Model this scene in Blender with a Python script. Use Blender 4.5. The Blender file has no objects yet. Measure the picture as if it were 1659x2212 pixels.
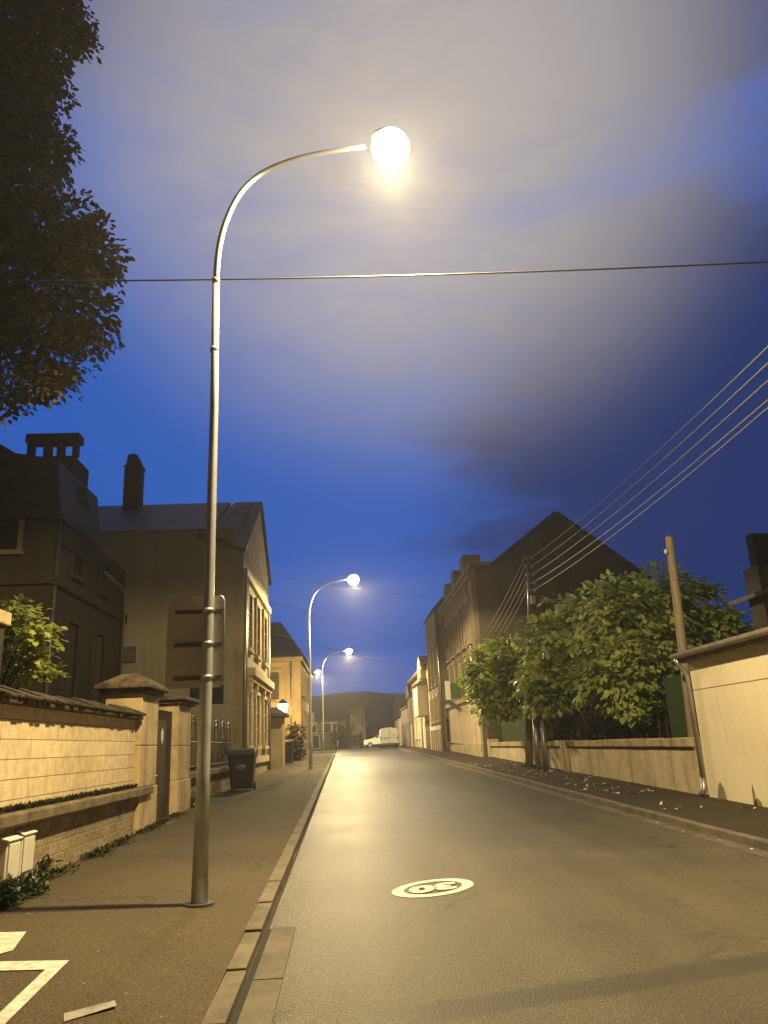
import bpy, math, random
import numpy as np
from mathutils import Vector, Matrix
random.seed(7); rng = np.random.default_rng(7)
S = bpy.context.scene
COL = S.collection
R = math.radians
# ------------------------------------------------------------------ camera
F, CX, CY, EYE = 1661.0, 829.5, 1106.0, 1.6
def cam_axes(vx=755.0, vy=1611.0, roll=0.03):
    d = np.array([(vx-CX)/F, -(vy-CY)/F, -1.0]); d /= np.linalg.norm(d)
    u = np.array([-math.sin(roll), math.cos(roll), 0.0]); u = u - d*np.dot(u, d); u /= np.linalg.norm(u)
    return np.stack([np.cross(d, u), d, u])
CM = cam_axes(); CP = np.array([0.0, 0.0, EYE])
def ray(px, py): return CM @ np.array([(px-CX)/F, -(py-CY)/F, -1.0])
def atY(px, py, Y): w = ray(px, py); return CP + w*(Y/w[1])
def atX(px, py, X): w = ray(px, py); return CP + w*(X/w[0])
cd = bpy.data.cameras.new('camera'); cam = bpy.data.objects.new('camera', cd); COL.objects.link(cam)
cd.sensor_fit = 'VERTICAL'; cd.sensor_height = 36.0; cd.lens = 36.0*F/2212.0
cd.clip_start = 0.05; cd.clip_end = 3000
cam.matrix_world = Matrix.Translation(Vector(CP)) @ Matrix([list(CM[i]) for i in range(3)]).to_4x4()
S.camera = cam
# ------------------------------------------------------------------ colour management, sampling
vs = S.view_settings; vs.view_transform = 'Standard'; vs.look = 'None'; vs.exposure = 0.0; vs.gamma = 1.0
S.render.engine = 'CYCLES'
S.cycles.use_denoising = True
S.cycles.max_bounces = 6; S.cycles.diffuse_bounces = 3; S.cycles.glossy_bounces = 3; S.cycles.volume_bounces = 0
S.cycles.sample_clamp_indirect = 4.0; S.cycles.transparent_max_bounces = 8
# ------------------------------------------------------------------ world: dusk sky with drifting cloud
W = bpy.data.worlds.new('World'); S.world = W; W.use_nodes = True
nt = W.node_tree; nt.nodes.clear()
def nn(t, typ, **kw):
    n = t.nodes.new(typ)
    for k, v in kw.items():
        setattr(n, k, v)
    return n
def mixrgb(t, a, b, f, blend='MIX'):
    m = nn(t, 'ShaderNodeMix', data_type='RGBA', blend_type=blend)
    for sock, val in ((m.inputs[6], a), (m.inputs[7], b), (m.inputs[0], f)):
        if isinstance(val, bpy.types.NodeSocket): t.links.new(val, sock)
        else: sock.default_value = val if not isinstance(val, tuple) else (*val[:3], 1.0)
    return m.outputs[2]
def math_(t, op, a, b=None, c=None):
    m = nn(t, 'ShaderNodeMath', operation=op)
    for i, v in enumerate((a, b, c)):
        if v is None: continue
        if isinstance(v, bpy.types.NodeSocket): t.links.new(v, m.inputs[i])
        else: m.inputs[i].default_value = v
    return m.outputs[0]
def maprange(t, v, a, b, c, d, smooth=True):
    m = nn(t, 'ShaderNodeMapRange', interpolation_type='SMOOTHSTEP' if smooth else 'LINEAR')
    t.links.new(v, m.inputs[0])
    for i, x in enumerate((a, b, c, d)): m.inputs[i+1].default_value = x
    return m.outputs[0]
SUN_EL, SUN_ROT = R(2.0), R(-70.0)
sky = nn(nt, 'ShaderNodeTexSky', sky_type='NISHITA', sun_disc=False, sun_elevation=SUN_EL, sun_rotation=SUN_ROT)
sky.altitude = 0; sky.air_density = 1.0; sky.dust_density = 0.3; sky.ozone_density = 6.0
tc = nn(nt, 'ShaderNodeTexCoord')
skyblue = mixrgb(nt, sky.outputs[0], (0.20, 0.46, 1.0), 1.0, 'MULTIPLY')
skyblue = mixrgb(nt, skyblue, (0.22, 1.15, 5.0), 0.9)
def dot_dir(v):
    n = nn(nt, 'ShaderNodeVectorMath', operation='DOT_PRODUCT'); nt.links.new(tc.outputs['Generated'], n.inputs[0])
    v = Vector(v).normalized(); n.inputs[1].default_value = v; return n.outputs['Value']
mp = nn(nt, 'ShaderNodeMapping'); mp.inputs['Scale'].default_value = (1.3, 1.3, 4.2); mp.inputs['Location'].default_value = (0.35, 0.1, 0.0)
nt.links.new(tc.outputs['Generated'], mp.inputs['Vector'])
nz = nn(nt, 'ShaderNodeTexNoise'); nz.inputs['Scale'].default_value = 2.1; nz.inputs['Detail'].default_value = 8; nz.inputs['Roughness'].default_value = 0.58
nz.inputs['Distortion'].default_value = 0.35
nt.links.new(mp.outputs[0], nz.inputs['Vector'])
def px_dir(px, py): w = ray(px, py); return w/np.linalg.norm(w)
clear = maprange(nt, dot_dir(px_dir(150, 1030)), 0.86, 1.0, 0.0, 0.46)          # clearer sky low in the west
dark = maprange(nt, dot_dir(px_dir(1560, 1060)), 0.92, 1.0, 0.0, 0.34)         # a heavier bank over the houses on the right
high = maprange(nt, dot_dir((0, 0.2, 1)), 0.45, 0.95, 0.0, 0.22)
nz2 = nn(nt, 'ShaderNodeTexNoise'); nz2.inputs['Scale'].default_value = 7.5; nz2.inputs['Detail'].default_value = 9; nz2.inputs['Roughness'].default_value = .62; nz2.inputs['Distortion'].default_value = .5
nt.links.new(mp.outputs[0], nz2.inputs['Vector'])
cn = math_(nt, 'MULTIPLY_ADD', math_(nt, 'SUBTRACT', nz2.outputs['Fac'], .5), .30, nz.outputs['Fac'])
cov = math_(nt, 'ADD', math_(nt, 'SUBTRACT', cn, clear), math_(nt, 'ADD', dark, high))
cmask = maprange(nt, cov, 0.36, 0.80, 0.0, 0.92)
cloud = mixrgb(nt, (0.24, 0.56, 2.4), (0.11, 0.24, 1.1), maprange(nt, cov, 0.5, 0.85, 0.0, 1.0))
skycol = mixrgb(nt, skyblue, cloud, cmask)
# the near lamp's halo, painted into the sky as a pale patch
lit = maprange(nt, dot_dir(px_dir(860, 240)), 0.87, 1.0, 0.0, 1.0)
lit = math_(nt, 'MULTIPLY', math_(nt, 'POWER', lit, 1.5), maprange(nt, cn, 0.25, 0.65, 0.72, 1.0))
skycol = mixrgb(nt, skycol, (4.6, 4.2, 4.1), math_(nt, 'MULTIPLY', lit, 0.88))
skycol = mixrgb(nt, (0.16, 0.15, 0.17), skycol, maprange(nt, dot_dir((0.05, 0.86, 0.5)), 0.25, 0.80, 0.0, 1.0))  # unseen sky behind and overhead darkened to cut blue fill on the walls
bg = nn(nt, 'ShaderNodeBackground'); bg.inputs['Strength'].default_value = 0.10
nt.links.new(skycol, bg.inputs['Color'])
wo = nn(nt, 'ShaderNodeOutputWorld'); nt.links.new(bg.outputs[0], wo.inputs['Surface'])
# the last light of the set sun, almost gone
sd = bpy.data.lights.new('sun', 'SUN'); sd.energy = 0.015; sd.angle = R(12); sd.color = (0.75, 0.82, 1.0)
so = bpy.data.objects.new('sun', sd); COL.objects.link(so)
so.rotation_euler = (R(90)-SUN_EL, 0, R(180)-SUN_ROT); so.location = (0, 0, 60)

# ------------------------------------------------------------------ materials
MATS = {}
def new_mat(name):
    m = bpy.data.materials.new(name); m.use_nodes = True
    t = m.node_tree; b = t.nodes['Principled BSDF']; return m, t, b
def pos(t):
    g = nn(t, 'ShaderNodeNewGeometry'); return g.outputs['Position']
def noise(t, scale, detail=4, rough=0.6, vec=None, dist=0.0):
    n = nn(t, 'ShaderNodeTexNoise'); n.inputs['Scale'].default_value = scale; n.inputs['Detail'].default_value = detail
    n.inputs['Roughness'].default_value = rough; n.inputs['Distortion'].default_value = dist
    t.links.new(vec if vec is not None else pos(t), n.inputs['Vector']); return n.outputs['Fac']
def bump(t, b, h, strength, dist=0.02, prev=None):
    n = nn(t, 'ShaderNodeBump'); n.inputs['Strength'].default_value = strength; n.inputs['Distance'].default_value = dist
    t.links.new(h, n.inputs['Height'])
    if prev is not None: t.links.new(prev, n.inputs['Normal'])
    t.links.new(n.outputs[0], b.inputs['Normal']); return n.outputs[0]
def plain(name, c, rough=0.8, metal=0.0, var=0.35, vscale=1.5, fine=18.0, bs=0.3, bscale=30.0, c2=None, spec=None, stretch=None, streak=0.0):
    """a surface with large stains, fine mottling and a bump"""
    m, t, b = new_mat(name)
    vec = pos(t)
    if stretch:
        mm = nn(t, 'ShaderNodeMapping'); mm.inputs['Scale'].default_value = stretch; t.links.new(vec, mm.inputs['Vector']); vec = mm.outputs[0]
    n1 = noise(t, vscale, 5, 0.62, vec); n2 = noise(t, fine, 4, 0.65)
    c2 = c2 or tuple(x*(1-var) for x in c)
    col = mixrgb(t, c, c2, maprange(t, n1, 0.38, 0.68, 0, 1))
    col = mixrgb(t, col, mixrgb(t, (1-var*.6,)*3, (1+var*.4,)*3, n2), 1.0, 'MULTIPLY')
    if streak:
        ms = nn(t, 'ShaderNodeMapping'); ms.inputs['Scale'].default_value = (3.2, 3.2, .22); t.links.new(pos(t), ms.inputs['Vector'])
        sk = maprange(t, noise(t, 1.0, 6, .62, ms.outputs[0]), .46, .72, 0, 1)
        col = mixrgb(t, col, tuple(x*.45 for x in c2), math_(t, 'MULTIPLY', sk, streak))
        bl = maprange(t, noise(t, 2.3, 5, .7, None, .6), .60, .72, 0, 1)
        col = mixrgb(t, col, tuple(x*.55 for x in c), math_(t, 'MULTIPLY', bl, streak*.7))
    t.links.new(col, b.inputs['Base Color'])
    b.inputs['Roughness'].default_value = rough; b.inputs['Metallic'].default_value = metal
    if spec is not None: b.inputs['Specular IOR Level'].default_value = spec
    if bs: bump(t, b, noise(t, bscale, 5, 0.7), bs)
    MATS[name] = m; return m
def masonry(name, c, c2, mortar, bw, rh, ms, axis='x', bs=0.5, rough_n=14.0, var=.5, stain=None):
    m, t, b = new_mat(name)
    sp = nn(t, 'ShaderNodeSeparateXYZ'); t.links.new(pos(t), sp.inputs[0])
    cb = nn(t, 'ShaderNodeCombineXYZ')
    if axis == 'x': t.links.new(math_(t, 'ADD', sp.outputs[1], sp.outputs[0]), cb.inputs[0])
    else: t.links.new(sp.outputs[0], cb.inputs[0])
    t.links.new(sp.outputs[2], cb.inputs[1])
    wob = nn(t, 'ShaderNodeTexNoise'); wob.inputs['Scale'].default_value = 3.0; t.links.new(cb.outputs[0], wob.inputs['Vector'])
    add = nn(t, 'ShaderNodeVectorMath', operation='MULTIPLY_ADD'); t.links.new(wob.outputs['Color'], add.inputs[0])
    add.inputs[1].default_value = (0.03, 0.02 if rh < .18 else 0.008, 0); t.links.new(cb.outputs[0], add.inputs[2])
    br = nn(t, 'ShaderNodeTexBrick'); t.links.new(add.outputs[0], br.inputs['Vector'])
    br.inputs['Scale'].default_value = 1.0; br.inputs['Brick Width'].default_value = bw; br.inputs['Row Height'].default_value = rh
    br.inputs['Mortar Size'].default_value = ms; br.inputs['Mortar Smooth'].default_value = 0.3; br.inputs['Bias'].default_value = -0.1
    br.inputs['Color1'].default_value = (*c, 1); br.inputs['Color2'].default_value = (*c2, 1); br.inputs['Mortar'].default_value = (*mortar, 1)
    n1 = noise(t, 1.3, 6, 0.65); n2 = noise(t, rough_n, 5, 0.7)
    col = mixrgb(t, br.outputs['Color'], mixrgb(t, (1-var,)*3, (1.12,)*3, maprange(t, n2, .3, .7, 0, 1)), 1.0, 'MULTIPLY')
    col = mixrgb(t, col, stain or tuple(x*.45 for x in c2), math_(t, 'MULTIPLY', maprange(t, n1, .55, .75, 0, 1), .6))
    t.links.new(col, b.inputs['Base Color']); b.inputs['Roughness'].default_value = 0.9
    h = math_(t, 'ADD', math_(t, 'MULTIPLY', br.outputs['Fac'], -1.0), math_(t, 'MULTIPLY', n2, .9))
    bump(t, b, h, bs, 0.02)
    MATS[name] = m; return m
def leafmat(name, c, c2, trans=0.25):
    m, t, b = new_mat(name)
    g = nn(t, 'ShaderNodeNewGeometry')
    col = mixrgb(t, c, c2, g.outputs['Random Per Island'])
    col = mixrgb(t, col, tuple(x*.62 for x in c), maprange(t, noise(t, .9, 2), .4, .65, 0, 1))
    t.links.new(col, b.inputs['Base Color']); b.inputs['Roughness'].default_value = 0.42; b.inputs['Specular IOR Level'].default_value = 0.5
    tr = nn(t, 'ShaderNodeBsdfTranslucent'); t.links.new(col, tr.inputs['Color'])
    mx = nn(t, 'ShaderNodeMixShader'); mx.inputs[0].default_value = trans
    t.links.new(b.outputs[0], mx.inputs[1]); t.links.new(tr.outputs[0], mx.inputs[2])
    t.links.new(mx.outputs[0], t.nodes['Material Output'].inputs['Surface'])
    MATS[name] = m; return m
def glow(name, c, s):
    m, t, b = new_mat(name)
    b.inputs['Base Color'].default_value = (.8, .8, .8, 1); b.inputs['Emission Color'].default_value = (*c, 1); b.inputs['Emission Strength'].default_value = s
    MATS[name] = m; return m

def asphalt_mat(name, c, rough, patch=True, grain=1.0):
    m, t, b = new_mat(name)
    P = pos(t); sp = nn(t, 'ShaderNodeSeparateXYZ'); t.links.new(P, sp.inputs[0])
    fine = noise(t, 95.0, 3, 0.7); mid = noise(t, 14.0, 4, .6); big = noise(t, .55, 4, .6)
    vo = nn(t, 'ShaderNodeTexVoronoi'); vo.inputs['Scale'].default_value = 85.0; t.links.new(P, vo.inputs['Vector'])
    col = mixrgb(t, tuple(x*.45 for x in c), tuple(x*1.55 for x in c), maprange(t, fine, .32, .68, 0, 1))
    col = mixrgb(t, col, mixrgb(t, (.88,)*3, (1.10,)*3, maprange(t, big, .3, .7, 0, 1)), 1.0, 'MULTIPLY')
    col = mixrgb(t, col, mixrgb(t, (.85,)*3, (1.1,)*3, mid), 1.0, 'MULTIPLY')
    # pale aggregate chips
    chip = maprange(t, noise(t, 42.0, 2, .5), .63, .70, 0, 1); col = mixrgb(t, col, tuple(x*2.6 for x in c), math_(t, 'MULTIPLY', chip, .65))
    pit = maprange(t, noise(t, 30.0, 3, .6), .34, .27, 0, 1); col = mixrgb(t, col, tuple(x*.3 for x in c), math_(t, 'MULTIPLY', pit, .6))
    cv = nn(t, 'ShaderNodeTexVoronoi', feature='DISTANCE_TO_EDGE'); cv.inputs['Scale'].default_value = .42
    wv = nn(t, 'ShaderNodeVectorMath', operation='MULTIPLY_ADD'); nzc = nn(t, 'ShaderNodeTexNoise'); nzc.inputs['Scale'].default_value = 2.2; nzc.inputs['Detail'].default_value = 5
    t.links.new(P, nzc.inputs['Vector']); t.links.new(nzc.outputs['Color'], wv.inputs[0]); wv.inputs[1].default_value = (.9, .9, 0); t.links.new(P, wv.inputs[2]); t.links.new(wv.outputs[0], cv.inputs['Vector'])
    crack = math_(t, 'MULTIPLY', maprange(t, cv.outputs['Distance'], .002, .008, 1, 0), maprange(t, noise(t, .35, 2), .48, .6, 0, 1))
    col = mixrgb(t, col, tuple(x*.35 for x in c), math_(t, 'MULTIPLY', crack, .7))
    stain = maprange(t, noise(t, 1.9, 3, .5), .64, .74, 0, 1); col = mixrgb(t, col, tuple(x*.6 for x in c), math_(t, 'MULTIPLY', stain, .45))
    if patch:
        # wheel tracks polished along the lanes, and a darker band that crosses the road
        st = nn(t, 'ShaderNodeCombineXYZ'); t.links.new(sp.outputs[0], st.inputs[0]); t.links.new(math_(t, 'MULTIPLY', sp.outputs[1], .03), st.inputs[1])
        lane = noise(t, 1.15, 3, .5, st.outputs[0]); col = mixrgb(t, col, mixrgb(t, (.88,)*3, (1.14,)*3, maprange(t, lane, .35, .65, 0, 1)), 1.0, 'MULTIPLY')
        # band centre line: y = 4.55 + .20 x , from x = .55
        yy = math_(t, 'SUBTRACT', sp.outputs[1], math_(t, 'MULTIPLY_ADD', sp.outputs[0], .235, 5.02))
        yy = math_(t, 'ADD', yy, math_(t, 'MULTIPLY', math_(t, 'SUBTRACT', noise(t, 3.0, 3), .5), .12))
        band = maprange(t, math_(t, 'ABSOLUTE', yy), .12, .20, 1, 0)
        band = math_(t, 'MULTIPLY', band, maprange(t, sp.outputs[0], .05, .55, 0, 1))
        col = mixrgb(t, col, tuple(x*.55 for x in c), math_(t, 'MULTIPLY', band, .72))
    t.links.new(col, b.inputs['Base Color'])
    rr = maprange(t, big, .3, .7, rough-.02, rough+.03)
    t.links.new(rr, b.inputs['Roughness']); b.inputs['Specular IOR Level'].default_value = .12
    h = math_(t, 'ADD', math_(t, 'MULTIPLY', vo.outputs['Distance'], 1.0), math_(t, 'MULTIPLY', fine, .7))
    bump(t, b, h, .8*grain, .008)
    MATS[name] = m; return m

asphalt_mat('asphalt', (.080, .069, .049), .43)
asphalt_mat('pavement', (.080, .063, .040), .78, patch=False)
asphalt_mat('pavement_old', (.050, .040, .027), .85, patch=False)
plain('earth', (.03, .03, .02), .95, var=.5)
plain('kerbstone', (.15, .12, .078), .8, var=.45, vscale=2.5, bs=.4, bscale=40)
plain('gutter', (.115, .095, .063), .8, var=.4, vscale=3, bs=.4, bscale=40)
plain('slot_dark', (.02, .017, .012), .95, var=.3)
plain('paint', (.66, .62, .54), .7, c2=(.40, .36, .29), var=.3, vscale=15, fine=60, bs=.35, bscale=90)
plain('paint_worn', (.34, .31, .26), .75, var=.55, vscale=6, fine=60, bs=.35, bscale=90)
plain('steel_pole', (.44, .44, .44), .40, .45, var=.2, vscale=3, bs=.06, bscale=60)
plain('steel_dark', (.12, .12, .12), .45, .6, var=.3)
plain('zinc', (.36, .36, .36), .4, .7, var=.25, bs=.05)
plain('alu_back', (.52, .47, .40), .55, .3, var=.15, bs=.03)
masonry('ashlar', (.68, .55, .34), (.60, .47, .28), (.20, .13, .07), 1.6, .203, .0055, bs=.4, var=.2, rough_n=7, stain=(.40, .29, .15))
masonry('rubble', (.42, .33, .19), (.26, .20, .115), (.40, .31, .18), .34, .135, .014, bs=1.0, rough_n=20, var=.55, stain=(.07, .055, .035))
plain('dressed', (.58, .44, .25), .88, var=.32, vscale=2.2, fine=14, bs=.35, bscale=18, streak=0.55)
plain('ledge', (.20, .15, .085), .9, var=.5, vscale=3, bs=.6, bscale=16)
plain('tiles', (.062, .040, .022), .9, var=.6, vscale=6, bs=.7, bscale=22, c2=(.035, .032, .018))
plain('cap_stone', (.17, .12, .065), .92, var=.7, vscale=5, fine=10, bs=.8, bscale=14, c2=(.04, .03, .018))
plain('moss', (.045, .045, .016), .95, var=.5)
plain('door_wood', (.042, .027, .016), .6, var=.4, vscale=2, bs=.25, stretch=(1, 1, .1))
plain('enamel', (.70, .70, .68), .25, var=.1, bs=.0)
plain('enamel_ink', (.03, .03, .06), .4, var=.1, bs=.0)
plain('plastic_cream', (.66, .62, .52), .5, var=.12, vscale=2, bs=.08)
plain('bin_plastic', (.010, .0095, .010), .45, var=.3, bs=.08)
plain('bin_logo', (.06, .06, .06), .5, var=.2, bs=.0)
plain('render_dark', (.040, .031, .020), .92, var=.38, vscale=.8, bs=.2, streak=0.6)
plain('render_grey', (.29, .245, .185), .92, var=.16, vscale=.5, bs=.12, streak=0.35)
plain('stone_front', (.33, .255, .15), .88, var=.32, vscale=1.2, bs=.25, streak=0.5)
plain('stone_trim', (.52, .42, .27), .85, var=.2, vscale=2, bs=.2)
plain('slate', (.045, .045, .05), .6, var=.3, vscale=2, bs=.4, bscale=8)
plain('slate_brown', (.04, .034, .028), .85, var=.35, vscale=1, bs=.4, bscale=8)
plain('brick_dark', (.035, .026, .018), .92, var=.4, vscale=2, bs=.5, bscale=14)
plain('front_brown', (.20, .155, .095), .9, var=.35, vscale=1.0, bs=.25, streak=0.5)
plain('ochre_wall', (.40, .29, .145), .9, var=.3, vscale=.8, bs=.3, streak=0.4)
plain('cream_wall', (.64, .52, .34), .88, var=.15, vscale=.7, bs=.12, streak=0.4)
plain('garage_wall', (.80, .70, .51), .88, var=.10, vscale=.6, fine=8, bs=.15, bscale=22, c2=(.72, .60, .40), streak=0.12)
plain('garage_dirt', (.30, .22, .12), .95, var=.4)
plain('white_trim', (.70, .64, .52), .6, var=.12, bs=.05)
plain('fascia', (.22, .17, .10), .75, var=.4, vscale=3, bs=.2)
plain('fibre_roof', (.10, .09, .075), .9, var=.5, vscale=2, bs=.4)
plain('brown_render', (.24, .185, .115), .92, var=.3, vscale=1.0, bs=.2, streak=0.5)
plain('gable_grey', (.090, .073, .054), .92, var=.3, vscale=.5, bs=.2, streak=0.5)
plain('wall_rough', (.60, .49, .31), .9, var=.35, vscale=1.6, fine=9, bs=.7, bscale=12, streak=0.6)
plain('coping_stone', (.46, .35, .20), .88, var=.5, vscale=3, bs=.5, bscale=16)
plain('pole_wood', (.26, .20, .125), .8, var=.4, vscale=3, bs=.4, stretch=(3, 3, .2))
plain('bark', (.06, .045, .03), .95, var=.5, vscale=5, bs=.8, stretch=(2, 2, .4))
plain('fence_green', (.030, .060, .020), .6, var=.25, vscale=2, bs=.1)
plain('sign_green', (.045, .11, .05), .5, var=.2, bs=.05)
plain('grey_door', (.30, .28, .25), .6, var=.2, bs=.1)
plain('shutter_brown', (.055, .036, .02), .7, var=.3, bs=.2)
plain('cable', (.19, .18, .165), .5, .0, var=.2, bs=.0)
plain('cable_black', (.05, .045, .04), .6, var=.2, bs=.0)
plain('ceramic', (.45, .42, .36), .25, var=.2, bs=.0)
plain('petal', (.62, .56, .40), .8, var=.35, vscale=6, bs=.0)
plain('van_white', (.86, .86, .85), .3, var=.05, bs=.0)
plain('van_ink', (.12, .12, .13), .5, var=.1, bs=.0)
plain('tyre', (.015, .015, .015), .8, var=.2)
plain('tail_red', (.25, .02, .015), .3, var=.1, bs=.0)
plain('hill', (.012, .011, .009), .95, var=.6, vscale=.06, fine=.6, bs=.0)
for nme, cc_ in (('slate', (.05, .05, .055)), ('slate_brown', (.042, .036, .03))):
    m, t, b = new_mat(nme); sp = nn(t, 'ShaderNodeSeparateXYZ'); t.links.new(pos(t), sp.inputs[0])
    cb = nn(t, 'ShaderNodeCombineXYZ'); t.links.new(math_(t, 'ADD', sp.outputs[0], sp.outputs[1]), cb.inputs[0]); t.links.new(sp.outputs[2], cb.inputs[1])
    br = nn(t, 'ShaderNodeTexBrick'); t.links.new(cb.outputs[0], br.inputs['Vector']); br.inputs['Scale'].default_value = 1; br.inputs['Brick Width'].default_value = .24; br.inputs['Row Height'].default_value = .14; br.inputs['Mortar Size'].default_value = .008
    br.inputs['Color1'].default_value = (*cc_, 1); br.inputs['Color2'].default_value = (*[x*.55 for x in cc_], 1); br.inputs['Mortar'].default_value = (.01, .01, .01, 1)
    t.links.new(mixrgb(t, br.outputs['Color'], mixrgb(t, (.5,)*3, (1.4,)*3, noise(t, .9, 5)), 1.0, 'MULTIPLY'), b.inputs['Base Color']); b.inputs['Roughness'].default_value = .55
    bump(t, b, math_(t, 'MULTIPLY', br.outputs['Fac'], -1), .6); MATS[nme] = m
m, t, b = new_mat('glass_dark'); b.inputs['Base Color'].default_value = (.012, .012, .014, 1); b.inputs['Roughness'].default_value = .12
t.links.new(maprange(t, noise(t, 2.0), .3, .7, .06, .2), b.inputs['Roughness']); MATS['glass_dark'] = m
leafmat('leaf_linden', (.29, .40, .075), (.55, .56, .22), .38)
leafmat('leaf_shrub', (.26, .31, .055), (.42, .44, .12), .4)
leafmat('leaf_dark', (.095, .080, .034), (.13, .105, .048), .3)
leafmat('leaf_weed', (.040, .060, .014), (.075, .080, .025))
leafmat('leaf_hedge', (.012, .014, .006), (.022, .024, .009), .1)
LAMPC = (1.0, .77, .36)
glow('lamp_glass', (1.0, .84, .54), 230.0)
glow('lantern_glass', (1.0, .70, .30), 26.0)

# ------------------------------------------------------------------ mesh builder, tagging
class MB:
    def __init__(s): s.v = []; s.f = []
    def add(s, vs, fs):
        o = len(s.v); s.v += [tuple(map(float, p)) for p in vs]; s.f += [tuple(i+o for i in f) for f in fs]; return s
    def box(s, x0, x1, y0, y1, z0, z1):
        return s.add([(x0, y0, z0), (x1, y0, z0), (x1, y1, z0), (x0, y1, z0), (x0, y0, z1), (x1, y0, z1), (x1, y1, z1), (x0, y1, z1)],
                     [(3, 2, 1, 0), (4, 5, 6, 7), (0, 1, 5, 4), (1, 2, 6, 5), (2, 3, 7, 6), (3, 0, 4, 7)])
    def frus(s, x0, x1, y0, y1, z0, z1, d):
        """box whose top is inset by d (a pyramid cap when large)"""
        return s.add([(x0, y0, z0), (x1, y0, z0), (x1, y1, z0), (x0, y1, z0), (x0+d, y0+d, z1), (x1-d, y0+d, z1), (x1-d, y1-d, z1), (x0+d, y1-d, z1)],
                     [(3, 2, 1, 0), (4, 5, 6, 7), (0, 1, 5, 4), (1, 2, 6, 5), (2, 3, 7, 6), (3, 0, 4, 7)])
    def prism(s, pts, a, b_, axis):
        """2-D outline pts swept from a to b_ along axis: 'x' pts=(y,z); 'y' pts=(x,z); 'z' pts=(x,y)"""
        n = len(pts)
        def P(p, c): return {'x': (c, p[0], p[1]), 'y': (p[0], c, p[1]), 'z': (p[0], p[1], c)}[axis]
        vs = [P(p, a) for p in pts]+[P(p, b_) for p in pts]
        return s.add(vs, [tuple(range(n))[::-1], tuple(range(n, 2*n))]+[(i, (i+1) % n, n+(i+1) % n, n+i) for i in range(n)])
    def tube(s, pts, r, n=10, cap=True):
        pts = [Vector(p) for p in pts]; rs = r if isinstance(r, (list, tuple)) else [r]*len(pts)
        vs = []; fs = []; up = None
        for i, p in enumerate(pts):
            d = (pts[min(i+1, len(pts)-1)]-pts[max(i-1, 0)]).normalized()
            if up is None: up = d.orthogonal().normalized()
            up = (up-d*up.dot(d)).normalized(); q = d.cross(up)
            for k in range(n):
                a = 2*math.pi*k/n; vs.append(p+(up*math.cos(a)+q*math.sin(a))*rs[i])
        for i in range(len(pts)-1):
            for k in range(n):
                k2 = (k+1) % n; fs.append((i*n+k, i*n+k2, (i+1)*n+k2, (i+1)*n+k))
        if cap: fs += [tuple(range(n))[::-1], tuple(range((len(pts)-1)*n, len(pts)*n))]
        return s.add(vs, fs)
    def ball(s, c, rx, ry, rz, nu=16, nv=10, z0=-1.0, z1=1.0):
        vs = []; fs = []
        for j in range(nv+1):
            zz = z0+(z1-z0)*j/nv; zz = math.sin(zz*math.pi/2); rr = math.sqrt(max(0, 1-zz*zz))
            for k in range(nu):
                a = 2*math.pi*k/nu; vs.append((c[0]+rx*rr*math.cos(a), c[1]+ry*rr*math.sin(a), c[2]+rz*zz))
        for j in range(nv):
            for k in range(nu):
                k2 = (k+1) % nu; fs.append((j*nu+k, j*nu+k2, (j+1)*nu+k2, (j+1)*nu+k))
        fs += [tuple(range(nu))[::-1], tuple(range(nv*nu, nv*nu+nu))]
        return s.add(vs, fs)
    def build(s, name, mat, parent=None, smooth=False, bevel=0.0, origin=None):
        V = np.array(s.v)
        me = bpy.data.meshes.new(name); ob = bpy.data.objects.new(name, me); COL.objects.link(ob)
        if parent is None:
            o = np.array(origin) if origin is not None else np.array([(V[:, 0].min()+V[:, 0].max())/2, (V[:, 1].min()+V[:, 1].max())/2, V[:, 2].min()])
            ob.location = o; w = o
        else:
            ob.parent = parent; w = np.array(parent['w']); o = np.zeros(3)
        ob['w'] = [float(x) for x in w]
        me.from_pydata((V-w).tolist(), [], s.f)
        me.materials.append(MATS[mat])
        if smooth:
            for p in me.polygons: p.use_smooth = True
        if bevel:
            md = ob.modifiers.new('bevel', 'BEVEL'); md.width = bevel; md.segments = 2; md.limit_method = 'ANGLE'; md.angle_limit = R(40)
        return ob
def thing(name, label, cat, loc, group=None):
    o = bpy.data.objects.new(name, None); COL.objects.link(o); o.location = loc; o['w'] = [float(x) for x in loc]
    o.empty_display_size = .2; o['label'] = label; o['category'] = cat
    if group: o['group'] = group
    return o
def tag(o, label, cat, group=None, kind=None):
    o['label'] = label; o['category'] = cat
    if group: o['group'] = group
    if kind: o['kind'] = kind
    return o
def struct(o): o['kind'] = 'structure'; return o
def quads(name, mat, V, nper, parent=None, loc=None):
    """numpy leaf mesh: V is (n*nper,3), faces of nper verts"""
    w = np.array(parent['w']) if parent is not None else np.array(loc if loc is not None else V.mean(0))
    me = bpy.data.meshes.new(name); n = len(V)//nper
    me.vertices.add(len(V)); me.vertices.foreach_set('co', (V-w).astype(np.float32).ravel())
    me.loops.add(n*nper); me.loops.foreach_set('vertex_index', np.arange(n*nper, dtype=np.int32))
    me.polygons.add(n); me.polygons.foreach_set('loop_start', (np.arange(n)*nper).astype(np.int32)); me.polygons.foreach_set('loop_total', np.full(n, nper, np.int32))
    me.update(calc_edges=True); me.materials.append(MATS[mat])
    ob = bpy.data.objects.new(name, me); COL.objects.link(ob)
    if parent is not None: ob.parent = parent
    else: ob.location = w
    ob['w'] = [float(x) for x in w]
    return ob
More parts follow.
